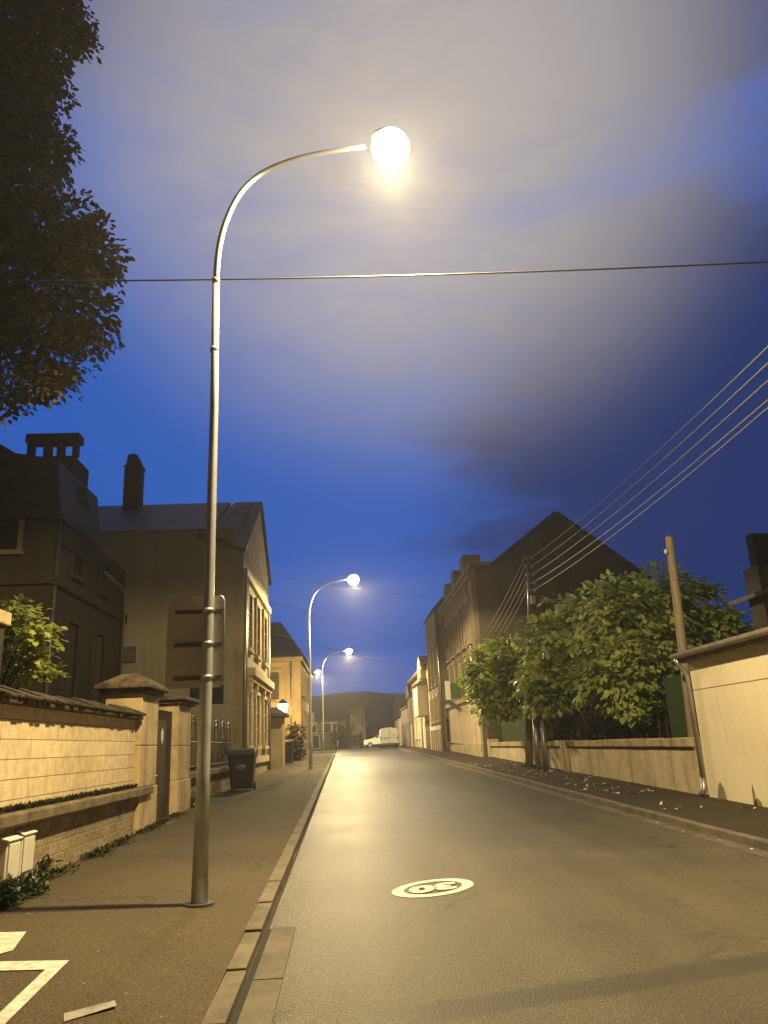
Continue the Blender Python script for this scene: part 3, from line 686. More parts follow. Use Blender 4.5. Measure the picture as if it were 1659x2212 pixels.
lamp1 = street_lamp(-1.43, 7.92, 'nearest tall curved street lamp with a sign panel clamped to its pole')
lamp2 = street_lamp(-1.66, 34.2, 'second curved street lamp, standing on the pavement past the wheelie bins', .945, .95, energy=7600)
lamp3 = street_lamp(-2.0, 61.0, 'third curved street lamp standing at the pavement corner by the side road', .885, 1.0, 11000, collar=False)
lamp4 = street_lamp(-4.9, 82.0, 'farthest curved street lamp, only its bright head seen past the ochre house', .91, .85, 11000, collar=False)
# sign panel on the near pole, seen from behind
sg = thing('sign_panel', 'back of a grey upright sign panel with three rails on the nearest lamp pole', 'sign', (-1.55, 8.02, 2.0))
a, b_ = atY(360, 1497, 8.07), atY(487, 1290, 8.07)
x0, x1, z0, z1 = a[0], b_[0], a[2]+.03, b_[2]
def rrect(x0, x1, z0, z1, r, n=5):
    P = []
    for cx, cz, a0 in ((x1-r, z1-r, 0), (x0+r, z1-r, 90), (x0+r, z0+r, 180), (x1-r, z0+r, 270)):
        for k in range(n+1): a = R(a0+90*k/n); P.append((cx+r*math.cos(a), cz+r*math.sin(a)))
    return P
MB().prism(rrect(x0, x1, z0, z1, .05)[::-1], 7.981, 7.996, 'y').build('panel', 'alu_back', sg)
mb = MB(); mb.tube([(x1-.0, 7.988, z0+.05), (x1-.0, 7.988, z1-.05), (x1-.015, 7.988, z1-.015), (x1-.05, 7.988, z1)], .013, 8); mb.build('edge_trim', 'zinc', sg, smooth=True)
for py in (1322, 1393, 1465):
    zc = atY(440, py, 8.0)[2]
    MB().box(x0+.08, x1-.02, 7.966, 7.980, zc-.02, zc+.02).build('rail', 'steel_dark', sg)
    MB().tube([(-1.405, 7.92, zc-.018), (-1.405, 7.92, zc+.018)], .062, 16).build('clamp', 'zinc', sg, smooth=True)
s2 = thing('sign_panel', 'back of a small grey sign panel on the second street lamp pole', 'sign', (-1.55, 34.26, 2.2))
MB().prism(rrect(-1.80, -1.48, 2.45, 3.05, .04)[::-1], 34.27, 34.29, 'y').build('panel', 'zinc', s2)
MB().box(-1.74, -1.54, 34.255, 34.268, 2.7, 2.75).build('rail', 'steel_dark', s2)

# ------------------------------------------------------------------ wheelie bins
def bin_(x, y, rz, label, sc=1.0, logo=True):
    z = gz(y)+.15
    b0 = thing('wheelie_bin', label, 'bin', (x, y, z), 'wheelie bins on the left pavement')
    mb = MB(); w, d, h = .37*sc, .38*sc, 1.0*sc
    def rr(w, d, z): return [(x+sx*(w-c1), y+sy*(d-c2), z) for sx, sy, c1, c2 in ((-1, -1, .05, 0), (1, -1, .05, 0), (1, -1, 0, .05), (1, 1, 0, .05), (1, 1, .05, 0), (-1, 1, .05, 0), (-1, 1, 0, .05), (-1, -1, 0, .05))]
    L = [rr(w*.76, d*.74, z+.05), rr(w*.80, d*.78, z+.12), rr(w*.97, d*.96, z+h*.86), rr(w*1.0, d*1.0, z+h*.88), rr(w*1.03, d*1.03, z+h*.94), rr(w*1.03, d*1.03, z+h*.96)]
    vs = sum(L, []); fs = [tuple(range(8))[::-1]]+[(i*8+k, i*8+(k+1) % 8, (i+1)*8+(k+1) % 8, (i+1)*8+k) for i in range(len(L)-1) for k in range(8)]+[tuple(range(40, 48))]
    mb.add(vs, fs).build('body', 'bin_plastic', b0, bevel=.012)
    mb = MB(); mb.prism([(y-d*1.12, z+h*.965), (y+d*1.05, z+h*.965), (y+d*1.05, z+h*1.06), (y+d*.3, z+h*1.13), (y-d*.6, z+h*1.09), (y-d*1.12, z+h*1.0)], x-w*1.08, x+w*1.08, 'x'); mb.build('lid', 'bin_plastic', b0, bevel=.02)
    mb = MB(); mb.tube([(x-w*.8, y+d*1.22, z+h*.97), (x+w*.8, y+d*1.22, z+h*.97)], .018, 8); mb.build('handle', 'bin_plastic', b0)
    for sx in (-1, 1): MB().tube([(x+sx*w*.85-.03, y+d*.7, z+.10), (x+sx*w*.85+.03, y+d*.7, z+.10)], .10*sc, 14).build('wheel', 'tyre', b0)
    if logo: MB().ball((x, y-d*.955, z+.62*sc), .16, .012, .085, 14, 6).build('emblem', 'bin_logo', b0, smooth=True)
    return b0
bin_(-2.98, 22.6, 0, 'black wheelie bin by the low wall, nearer of the two bins', .98)
bin_(-3.2, 40.5, 0, 'black wheelie bin in front of the bush beside the gate pier', 1.02, False)

# ------------------------------------------------------------------ far left: side road houses and bush
E = thing('long_house', 'long dim brown house beyond the side road on the left', 'house', (-8, 104, 1.3))
a = atY(750, 1535, 104)
MB().box(-16, a[0]-.2, 104, 112, 1.2, 4.9).build('wall', 'brown_render', E)
MB().prism([(103.6, 4.85), (112.4, 4.85), (108, 8.2)], -16.3, a[0]+.1, 'x').build('roof', 'slate_brown', E)
for x in (-4.5, -3.2, -2.6, -1.9): window(E, 'y', x, .5, 3.4, 4.5, (104, -1), 'white_trim', sur=.1, bars=False)
for x in (-5.3, -4.3): window(E, 'y', x, .75, 1.5, 3.0, (104, -1), 'stone_trim', sur=.12, bars=False)
Fh = thing('cream_house', 'narrow two storey cream house with flat roof at the end of the street', 'house', (1.1, 112, 1.3))
x0 = atY(750, 1570, 110)[0]; x1 = atY(789, 1570, 110)[0]; zt = atY(770, 1529, 110)[2]
MB().box(x0, x1, 110, 118, 1.2, zt).build('wall', 'cream_wall', Fh)
MB().box(x0-.15, x1+.15, 109.8, 118.2, zt, zt+.25).build('cornice', 'stone_trim', Fh)
for x in (x0+.62, x0+1.35, x0+2.1): window(Fh, 'y', x, .34, 4.1, 5.6, (110, -1), 'white_trim', sur=.07, bars=False)
window(Fh, 'y', x0+.75, .4, 1.6, 2.9, (110, -1), 'stone_trim', sur=.08, bars=False)
MB().box(x1-.85, x1-.40, 109.95, 110.0, 1.25, 3.3).build('door', 'shutter_brown', Fh)
MB().tube([((x0+x1)/2+.1, 112, zt+.2), ((x0+x1)/2+.1, 112, zt+2.0)], .05, 6).build('aerial', 'steel_dark', Fh)
D = thing('dim_house', 'small unlit house in the gap behind the white car', 'house', (4.6, 124, 1.3))
MB().box(2.9, 6.6, 124, 130, 1.2, 4.3).build('wall', 'brown_render', D)
MB().prism([(123.6, 4.25), (130.4, 4.25), (127, 6.4)], 2.7, 6.8, 'x').build('roof', 'slate_brown', D)
window(D, 'y', 4.2, .8, 2.0, 3.6, (124, -1), 'stone_front', bars=False)
def bush(name, c, r, n, size, mat, label, cat, stem=True, group=None, nl=26):
    b0 = thing(name, label, cat, (c[0], c[1], c[2]-r[2]), group)
    cc, u = blob_sprays(c, r, n, .35); quads('foliage', mat, sprays(cc, u, min(r)*.34, .7, nl, size), 6, b0)
    if stem:
        mb = MB()
        for k in range(4): mb.tube([(c[0]+random.uniform(-.1, .1), c[1]+random.uniform(-.1, .1), c[2]-r[2]), tuple(np.array(c)+np.array([random.uniform(-.5, .5)*r[0], random.uniform(-.5, .5)*r[1], r[2]*.4]))], [.04, .012], 6)
        mb.build('stem', 'bark', b0)
    return b0
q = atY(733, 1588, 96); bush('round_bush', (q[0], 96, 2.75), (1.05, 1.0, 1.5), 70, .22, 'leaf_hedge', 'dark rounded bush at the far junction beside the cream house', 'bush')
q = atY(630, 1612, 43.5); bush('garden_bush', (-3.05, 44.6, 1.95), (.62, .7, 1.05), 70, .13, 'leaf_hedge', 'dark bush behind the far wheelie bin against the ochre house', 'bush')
MB_ = thing('short_bollard', 'small pale bollard in front of the round bush', 'bollard', (-1.35, 92, 1.28))
MB().tube([(-1.35, 92, 1.26), (-1.35, 92, 2.1)], .07, 10).build('post', 'zinc', MB_, smooth=True); MB().tube([(-1.35, 92, 2.1), (-1.35, 92, 2.22)], [.17, .12], 10).build('top', 'zinc', MB_, smooth=True)
fb = bin_(1.05, 95.5, 0, 'dark bin beside the cream house, left of the white car', 1.3, False)

# ------------------------------------------------------------------ van and car
def vwheel(par, x, y, z, r, w, axis):
    d = Vector((w/2, 0, 0)) if axis == 'x' else Vector((0, w/2, 0)); c = Vector((x, y, z))
    wh = MB().tube([c-d, c+d], r, 18).build('wheel', 'tyre', par)
    MB().tube([c-d*1.04, c+d*1.04], r*.6, 14).build('rim', 'zinc', wh)
vy = 80.0; vz = gz(vy); vx = atY(841.5, 1600, vy)[0]; zt = atY(841, 1573, vy)[2]
van = thing('white_van', 'white van seen from behind, parked on the right of the street', 'van', (vx, vy+2.4, vz)); H = zt-vz; hw = .90
prof = [(-hw, vz+.42), (hw, vz+.42), (hw+.02, vz+1.0), (hw-.01, vz+1.15), (hw-.06, vz+H-.16), (hw-.12, vz+H-.05), (hw-.24, vz+H), (-hw+.24, vz+H), (-hw+.12, vz+H-.05), (-hw+.06, vz+H-.16), (-hw+.01, vz+1.15), (-hw-.02, vz+1.0)]
MB().prism([(vx+x, z) for x, z in prof], vy, vy+3.6, 'y').build('body', 'van_white', van, bevel=.05)
MB().prism([(vy+3.6, vz+.36), (vy+4.9, vz+.36), (vy+4.9, vz+.85), (vy+4.5, vz+1.05), (vy+3.9, vz+H-.15), (vy+3.6, vz+H-.06)], vx-hw+.08, vx+hw-.08, 'x').build('cab', 'van_white', van, bevel=.05)
mb = MB(); mb.box(vx-.018, vx+.018, vy-.004, vy, vz+.55, vz+H-.1); mb.box(vx-hw+.1, vx+hw-.1, vy-.004, vy, vz+.97, vz+1.0); mb.build('door_seam', 'van_ink', van)
mb = MB(); mb.box(vx-hw+.05, vx+hw-.05, vy-.10, vy+.1, vz+.30, vz+.47); mb.build('bumper', 'van_ink', van, bevel=.03)
mb = MB()
for k, wd in enumerate((.05, .04, .06, .03, .05, .05)): mb.box(vx-.58+k*.075, vx-.58+k*.075+wd, vy-.008, vy-.004, vz+.84, vz+.84+(.09 if k % 2 else .12))
mb.build('lettering', 'van_ink', van)
MB().box(vx+.42, vx+.52, vy-.05, vy-.002, vz+1.15, vz+1.28).build('door_handle', 'van_ink', van)
MB().box(vx-.35, vx+.35, vy+.05, vy+.12, zt-.02, zt+.06).build('roof_spoiler', 'van_white', van, bevel=.02)
for s in (-1, 1):
    MB().box(vx+s*(hw-.05)-.05, vx+s*(hw-.05)+.05, vy-.03, vy+.03, vz+.72, vz+1.18).build('tail_light', 'tail_red', van)
    MB().box(vx+s*(hw+.14)-.1, vx+s*(hw+.14)+.1, vy+3.7, vy+3.85, vz+1.05, vz+1.35).build('mirror', 'van_ink', van, bevel=.02)
    for yy in (.75, 4.0): vwheel(van, vx+s*(hw-.13), vy+yy, vz+.32, .32, .22, 'x')
MB().box(vx-hw+.2, vx+hw-.2, vy+.25, vy+4.6, vz+.18, vz+.355).build('underbody', 'tyre', van)
cy = 91.0; cz = gz(cy); cx = atY(785.5, 1605, cy)[0]
car = thing('white_car', 'white car parked side-on, its rear hidden behind the white van', 'car', (cx+2.0, cy, cz))
pr_ = [(0, .35), (4.0, .35), (4.05, .75), (3.95, 1.02), (1.25, 1.08), (.95, 1.0), (.18, .88), (0, .7)]
MB().prism([(cx+x, cz+z) for x, z in pr_], cy-.85, cy+.85, 'y').build('body', 'van_white', car, bevel=.06)
MB().prism([(cx+x, cz+z) for x, z in [(1.05, 1.06), (3.9, 1.06), (3.6, 1.42), (2.0, 1.48), (1.75, 1.42)]], cy-.74, cy+.74, 'y').build('greenhouse', 'glass_dark', car, bevel=.05)
MB().prism([(cx+x, cz+z) for x, z in [(1.85, 1.45), (3.62, 1.43), (3.5, 1.50), (2.1, 1.53)]], cy-.7, cy+.7, 'y').build('roof', 'van_white', car, bevel=.03)
for x in (.72, 3.25):
    for s in (-1, 1): vwheel(car, cx+x, cy+s*.76, cz+.31, .31, .2, 'y')
MB().box(cx-.01, cx+.25, cy-.80, cy-.5, cz+.66, cz+.80).build('headlight', 'enamel', car, bevel=.02)
MB().box(cx+1.2, cx+1.36, cy-1.0, cy-.86, cz+1.02, cz+1.16).build('mirror', 'van_white', car, bevel=.02)
MB().box(cx+1.9, cx+2.9, cy-.858, cy-.852, cz+.55, cz+.66).build('side_lettering', 'van_ink', car)

# ------------------------------------------------------------------ right side houses, near to far
XI = 6.38
I = thing('gabled_house', 'tall house with huge dark gable wall above the trees and lit street front', 'house', (11, 43, gz(42)))
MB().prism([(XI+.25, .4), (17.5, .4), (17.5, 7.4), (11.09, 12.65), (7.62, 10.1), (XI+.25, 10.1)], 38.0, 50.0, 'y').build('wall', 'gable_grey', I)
MB().box(XI, XI+.248, 38.0, 50.0, .5, 9.6).build('street_front', 'front_brown', I)
mb = MB()
for (xa, za_), (xb, zb_) in (((7.55, 10.06), (11.09, 12.67)), ((11.09, 12.67), (17.7, 7.22))):
    d = Vector((xb-xa, zb_-za_)).normalized(); nx_, nz_ = -d[1]*.16, d[0]*.16
    mb.prism([(xa, za_+.01), (xb, zb_+.01), (xb+nx_, zb_+nz_), (xa+nx_, za_+nz_)], 37.85, 50.1, 'y')
mb.build('roof', 'slate_brown', I)
mb = MB(); mb.box(XI-.02, 7.6, 37.95, 50.1, 10.105, 10.25); mb.box(XI-.35, XI+.24, 37.9, 50.1, 9.62, 9.85); mb.box(XI-.22, XI+.24, 37.95, 50.05, 9.40, 9.60); mb.build('cornice', 'brown_render', I)
for y in (40.4, 44.2, 48): MB().box(XI-.05, XI+.9, y-.6, y+.6, 10.255, 11.1).build('attic_dormer', 'brown_render', I)
for y in (39.6, 41.7, 43.9, 46.2, 48.4):
    window(I, 'x', y, .95, 6.4, 8.5, (XI, -1), 'stone_front', sur=.14)
    window(I, 'x', y, .9, 4.7, 5.9, (XI, -1), 'stone_front', sur=.12, glass='stone_trim', bars=False)
mb = MB(); mb.box(XI-.28, XI-.002, 38.05, 49.95, 3.55, 3.78); mb.build('shop_cornice', 'stone_trim', I, bevel=.02)
mb = MB()
y = 38.1
while y < 49.6: mb.box(XI-.10, XI-.003, y, y+.72, gz(y)+.62, 3.54); y += .74
mb.build('shop_panels', 'cream_wall', I)
mb = MB(); mb.box(XI-.14, XI-.003, 38.05, 49.9, .6, gz(44)+.6); mb.build('shop_plinth', 'wall_rough', I)
sgn = thing('shop_sign', 'green and white box sign sticking out from the gabled house front', 'sign', (XI-.6, 44.2, 3.8))
MB().box(XI-.62, XI-.05, 44.0, 44.18, 3.88, 4.72).build('green_panel', 'sign_green', sgn, bevel=.02)
MB().box(XI-.90, XI-.63, 43.98, 44.2, 3.80, 4.85).build('white_panel', 'white_trim', sgn, bevel=.02)
MB().prism([(XI-.85, 3.62), (XI-.6, 3.74), (XI-.003, 3.25), (XI-.003, 3.05)], 44.04, 44.14, 'y').build('bracket', 'steel_dark', sgn)
MB().tube([(XI-.06, 39.4, 1.0), (XI-.06, 39.4, 9.3)], .05, 8).build('downpipe', 'zinc', I, smooth=True)

XH = 5.82
Hh = thing('tall_narrow_house', 'tall narrow house with dark windows and slate roof beyond the gabled house', 'house', (8, 53, gz(52)))
MB().box(XH, 11, 50.2, 56.4, .7, 9.9).build('wall', 'brown_render', Hh)
MB().prism([(XH-.2, 9.9), (11.2, 9.9), (10.5, 10.7), (8.2, 11.9), (XH+.6, 10.7)], 50.0, 56.5, 'y').build('roof', 'slate', Hh)
for y in (51.2, 53.2, 55.2):
    window(Hh, 'x', y, .72, 5.2, 7.6, (XH, -1), 'stone_front', sur=.1, bars=False)
    window(Hh, 'x', y, .72, 2.9, 4.4, (XH, -1), 'stone_trim', sur=.16, bars=False)
MB().box(XH-.06, XH-.003, 50.25, 56.3, 2.35, 2.6).build('string_course', 'white_trim', Hh)
for y in (50.6, 51.9, 53.2, 54.5, 55.8): MB().box(XH-.12, XH-.003, y-.18, y+.18, 1.0, 2.34).build('pilaster', 'stone_trim', Hh)
MB().tube([(XH+.1, 50.12, 1.0), (XH+.1, 50.12, 9.8)], .05, 8).build('downpipe', 'zinc', Hh, smooth=True)
window(Hh, 'y', 6.4, .5, 1.6, 3.0, (50.2, -1), 'brown_render', bars=False, sill=False)

G = thing('bay_window_house', 'cream house with a projecting white bay window and dormer', 'house', (8.5, 62, gz(60)))
MB().box(XH, 11, 56.6, 71.5, .9, 7.0).build('wall', 'cream_wall', G)
MB().prism([(XH-.35, 6.98), (11.2, 6.98), (8.6, 8.6)], 56.5, 71.6, 'y').build('roof', 'slate_brown', G)
MB().box(XH-.40, XH+.05, 57.0, 71.4, 6.75, 6.97).build('eaves', 'fascia', G)
mb = MB(); mb.prism([(57.6, 3.45), (61.0, 3.45), (61.0, 5.65), (57.6, 5.65)], XH-.75, XH-.002, 'x'); mb.build('bay_window', 'white_trim', G, bevel=.04)
mb = MB()
for ya, yb in ((57.75, 58.75), (58.85, 59.75), (59.85, 60.85)): mb.box(XH-.757, XH-.752, ya, yb, 4.25, 5.45)
mb.build('bay_panes', 'plastic_cream', G)
mb = MB(); mb.prism([(XH-.95, 5.652), (XH, 5.652), (XH, 6.1), (XH-.2, 6.1)], 57.4, 61.2, 'y'); mb.build('bay_roof', 'fascia', G)
mb = MB(); mb.prism([(57.9, 6.2), (60.2, 6.2), (60.2, 7.3), (59.05, 7.9), (57.9, 7.3)], XH-.42, XH+1.4, 'x'); mb.build('dormer', 'cream_wall', G, bevel=.02)
for y in (63.5, 66.5, 69.5):
    window(G, 'x', y, .8, 4.5, 6.2, (XH, -1), 'white_trim', bars=False); window(G, 'x', y, .8, 2.0, 3.4, (XH, -1), 'white_trim', bars=False, glass='cream_wall')
MB().box(XH-.03, XH-.003, 57.5, 60.4, 1.0, 3.1).build('garage_door', 'shutter_brown', G)
MB().box(XH-.05, XH-.003, 61.2, 62.2, 1.05, 3.0).build('front_door', 'white_trim', G)
MB().tube([(XH-.08, 62.6, 1.0), (XH-.08, 62.6, 6.8)], .06, 8).build('downpipe', 'zinc', G, smooth=True)
an = atY(911, 1470, 60)
ant = thing('tv_aerial', 'thin rooftop television aerial with cross bars on the bay window house', 'aerial', (an[0], 60, 8.0))
mb = MB(); mb.tube([(an[0]+.6, 60, 7.2), (an[0]+.6, 60, 8.9)], .03, 6); 
for z in (8.25, 8.6): mb.tube([(an[0]+.05, 60, z-.06), (an[0]+1.9, 60, z+.14)], .02, 5)
mb.build('mast', 'steel_dark', ant)
K = thing('brown_house', 'narrow brown house with aerial just past the bay window house', 'house', (9, 74, 1.2))
MB().box(XH-.1, 10, 71.7, 76.0, 1.0, 5.7).build('wall', 'brown_render', K)
MB().prism([(71.6, 5.68), (76.1, 5.68), (73.8, 7.1)], XH-.3, 10.2, 'x').build('roof', 'slate_brown', K)
MB().box(XH-.16, XH-.102, 72.3, 73.2, 1.2, 3.2).build('door', 'white_trim', K)
window(K, 'x', 74.6, .7, 3.7, 5.1, (XH-.1, -1), 'stone_trim', bars=False)
G2 = thing('panel_garage', 'pale grey garage with ribbed door beside the white van', 'garage', (8, 80, 1.2))
MB().box(XH-.15, 9, 76.2, 86.0, 1.0, 4.9).build('wall', 'grey_door', G2)
mb = MB(); y = 77.0
while y < 85.2: mb.box(XH-.22, XH-.152, y, y+.5, 1.25, 3.45); y += .56
mb.build('ribbed_door', 'zinc', G2)
MB().box(XH-.3, 9.1, 76.1, 86.1, 4.9, 5.05).build('flat_roof', 'fascia', G2)
K2 = thing('end_house', 'dim house at the far right end of the street', 'house', (8, 92, 1.2))
MB().box(XH-.2, 11, 86.3, 98, 1.0, 4.4).build('wall', 'cream_wall', K2)
MB().prism([(86.2, 4.38), (98.1, 4.38), (92, 7.0)], XH-.5, 11.2, 'x').build('roof', 'slate_brown', K2)
window(K2, 'x', 89.5, 1.0, 2.0, 3.4, (XH-.2, -1), 'stone_trim', bars=False)

# ------------------------------------------------------------------ right low wall, fences, hedge
rw = thing('boundary_wall', 'long low roughcast wall with stone coping under the trees', 'wall', (6.6, 26, gz(26)))
MB().box(6.62, 6.92, 15.2, 37.9, .2, 1.245).build('wall_face', 'wall_rough', rw)
mb = MB(); y = 15.2
while y < 37.85:
    y2 = min(y+1.15, 37.9); mb.box(6.55, 6.99, y, y2-.01, 1.285+random.uniform(-.005, .005), 1.455+random.uniform(-.012, .012)); y = y2
mb.build('coping', 'coping_stone', rw, bevel=.02)
MB().box(6.60, 6.94, 15.2, 37.9, 1.247, 1.283).build('drip_joint', 'ledge', rw)
mb = MB(); mb.box(6.52, 7.0, 24.2, 24.75, .3, 1.46); mb.box(6.52, 7.0, 37.4, 37.9, .3, 1.6); mb.build('pier', 'wall_rough', rw, bevel=.02)
def cfence(y0, y1, label):
    f = thing('sheet_fence', label, 'fence', (7.2, (y0+y1)/2, 1.3), 'green sheet fences above the wall')
    pts = []; y = y0; k = 0
    while y < y1: pts.append((7.15+(.025 if k % 2 else 0), y)); y += .06; k += 1
    out = pts+[(p[0]+.01, p[1]) for p in pts[::-1]]
    MB().prism(out, 1.2, 2.75, 'z').build('sheet', 'fence_green', f)
    mb = MB()
    for y in np.arange(y0+.1, y1, 1.9): mb.box(7.20, 7.26, y, y+.06, .8, 2.8)
    mb.build('fence_posts', 'steel_dark', f); return f
cfence(15.1, 17.6, 'green ribbed sheet fence above the wall next to the garage')
cfence(30.5, 37.3, 'dull green sheet fence above the wall next to the gabled house')
hc = []; 
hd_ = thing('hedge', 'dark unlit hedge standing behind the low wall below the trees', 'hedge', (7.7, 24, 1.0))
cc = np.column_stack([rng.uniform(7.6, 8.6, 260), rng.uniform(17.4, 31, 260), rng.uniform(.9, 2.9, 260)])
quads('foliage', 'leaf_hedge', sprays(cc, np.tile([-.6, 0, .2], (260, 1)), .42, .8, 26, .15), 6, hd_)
mb = MB()
for k in range(26):
    y = 17.6+k*.5; mb.tube([(7.5, y, .8), (7.45+random.uniform(-.1, .1), y+random.uniform(-.4, .4), 2.3)], [.03, .012], 5)
mb.build('stem', 'bark', hd_)
# trees: crowns of hanging sprays
def tree(name, label, tx, ty, crown, n, size, mat='leaf_linden', nl=34, th=2.2, tr=.12, grp='leafy trees over the low wall', rad=.46):
    t0 = thing(name, label, 'tree', (tx, ty, gz(ty)+.1), grp)
    mb = MB(); mb.tube([(tx, ty, gz(ty)-.1), (tx+.03, ty, 1.4), (tx, ty, th), (tx, ty, th+1.2)], [tr*1.25, tr, tr*.85, tr*.5], 10); mb.build('trunk', 'bark', t0, smooth=True)
    V = []; mb = MB(); tot = sum(r[0]*r[1]*r[2] for c, r in crown)**1
    for c, r in crown:
        k = max(6, int(n*(r[0]*r[1]+r[0]*r[2]+r[1]*r[2])/sum(a[0]*a[1]+a[0]*a[2]+a[1]*a[2] for _, a in crown)))
        cc, u = blob_sprays(c, r, k, .5); V.append(sprays(cc, u, rad*.92, .34, nl, size, .55))
        mb.tube([(tx, ty, th), tuple((np.array([tx, ty, th])+np.array(c))/2+np.array([0, 0, .2])), tuple(c)], [tr*.6, tr*.4, tr*.15], 7)
        for q_ in range(4):
            e = np.array(c)+rng.normal(0, .45, 3)*np.array(r); mb.tube([tuple(c), tuple(e)], [tr*.2, .012], 5)
    mb.build('limbs', 'bark', t0)
    quads('crown', mat, np.concatenate(V), 6, t0); return t0
def cl(px, py, Y, r, ry=None):
    p = atY(px, py, Y); s = Y/1661.0
    return (tuple(p), (r[0]*s, (ry or (r[0]+r[1])*.5*s), r[1]*s))
T1 = atY(1080, 1570, 30.5); T2 = atY(1205, 1570, 26.5); T3 = atY(1395, 1570, 20.5)
tree('linden_tree', 'brightly lit leafy tree nearest the gabled house, left end of the row', 7.35, 30.5,
     [cl(1052, 1460, 29.5, (42, 62)), cl(1100, 1415, 30, (55, 60)), cl(1098, 1500, 30, (55, 52)), cl(1060, 1515, 29.5, (36, 36)), cl(1135, 1450, 28.5, (50, 70))], 185, .24, nl=24)
tree('linden_tree', 'leafy tree behind the electricity pole, between the two other trees', 7.7, 26.2,
     [cl(1180, 1375, 26, (62, 62)), cl(1170, 1470, 25.5, (62, 60)), cl(1245, 1330, 26.5, (62, 62)), cl(1250, 1430, 25.5, (65, 68)), cl(1205, 1500, 25, (55, 36))], 225, .225, nl=24)
tree('linden_tree', 'broadest leafy tree of the row, left of the plain wooden pole', 8.0, 20.5,
     [cl(1330, 1320, 21, (85, 88)), cl(1345, 1440, 20, (85, 80)), cl(1425, 1300, 21.5, (75, 82)), cl(1440, 1420, 20.5, (58, 90)), cl(1365, 1525, 19.8, (34, 42)), cl(1290, 1470, 20.5, (60, 50)), cl(1300, 1385, 22.5, (60, 70))], 335, .195, nl=24)
tree('garden_tree', 'darker leafy tree rising behind the garage roof', 10.6, 21.0,
     [cl(1490, 1310, 22, (62, 70)), cl(1540, 1345, 22, (48, 50)), cl(1585, 1368, 22.5, (45, 30)), cl(1480, 1400, 22, (60, 50))], 130, .20, grp=None, nl=24)

# ------------------------------------------------------------------ garage on the right
XG = 6.6
J = thing('cream_garage', 'low cream rendered garage with gutter at the right edge', 'garage', (9, 9, gz(10)))
MB().box(XG, 12, 3.0, 14.82, .1, 2.315).build('wall', 'garage_wall', J)
MB().box(XG, 12, 3.0, 14.82, 2.330, 2.93).build('upper_wall', 'garage_wall', J)
MB().box(XG+.012, 11.9, 3.02, 14.81, 2.3155, 2.3295).build('wall_joint', 'garage_dirt', J)
MB().prism([(XG-.16, 2.935), (12.2, 2.935), (12.2, 3.9), (XG-.16, 3.02)], 2.8, 15.0, 'y').build('roof', 'fibre_roof', J)
MB().box(XG-.165, XG+.1, 2.9, 14.98, 2.85, 2.934).build('eaves_board', 'fascia', J)
g_ = MB(); g_.tube([(XG-.22, 2.9, 2.985), (XG-.22, 15.02, 2.985)], .062, 10); g_.build('gutter_pipe', 'fascia', J, smooth=True)
dp = [(XG-.22, 14.86, 2.95), (XG-.20, 14.86, 2.83), (XG-.10, 14.84, 2.70), (XG-.07, 14.82, 2.58), (XG-.07, 14.82, .72)]
MB().tube(dp, .045, 10).build('downpipe', 'zinc', J, smooth=True)
MB().tube([(XG-.07, 14.82, .74), (XG-.07, 14.82, .55), (XG-.16, 14.80, gz(14.8)+.18)], .056, 10).build('drain_shoe', 'zinc', J, smooth=True)
mb = MB()
for y, h, w in ((14.3, .32, .18), (13.15, .36, .06), (13.05, .14, .14), (12.2, .10, .3)): mb.prism([(y-w, gz(y)+.1), (y+w, gz(y)+.1), (y+w*.6, gz(y)+.12+h*.7), (y, gz(y)+.12+h), (y-w*.7, gz(y)+.12+h*.6)], XG-.004, XG-.001, 'x')
mb.build('damp_stain', 'garage_dirt', J)
for y0_, z0_, n_ in ((13.9, 2.2, 9), (12.5, 1.5, 7)):
    p_ = [(y0_, z0_)]
    for k in range(n_): p_.append((p_[-1][0]+random.uniform(-.07, .05), p_[-1][1]-random.uniform(.05, .14)))
    mb = MB()
    for (ya, za1), (yb, zb1) in zip(p_, p_[1:]): mb.add([(XG-.0015, ya-.004, za1), (XG-.0015, ya+.003, za1), (XG-.0015, yb+.003, zb1), (XG-.0015, yb-.004, zb1)], [(0, 1, 2, 3)])
    mb.build('hairline_crack', 'garage_dirt', J)
Kr = thing('dark_house', 'black silhouette of a house with sloping eaves at the right edge', 'house', (17, 26, .5))
q0 = atY(1641, 1250, 26); q1 = atY(1641, 1150, 26)
MB().box(q0[0], 24, 26, 27.0, .2, q0[2]+.5).build('wall', 'gable_grey', Kr)
MB().box(q0[0]+.02, q0[0]+1.4, 26.1, 26.5, q0[2]-.4, q1[2]).build('chimney', 'brick_dark', Kr, bevel=.04)
e0 = atY(1612, 1296, 26)
MB().prism([(e0[0], e0[2]), (24, e0[2]+3.0), (24, e0[2]+3.3), (e0[0], e0[2]+.15)], 25.4, 27.3, 'y').build('eaves', 'fascia', Kr)

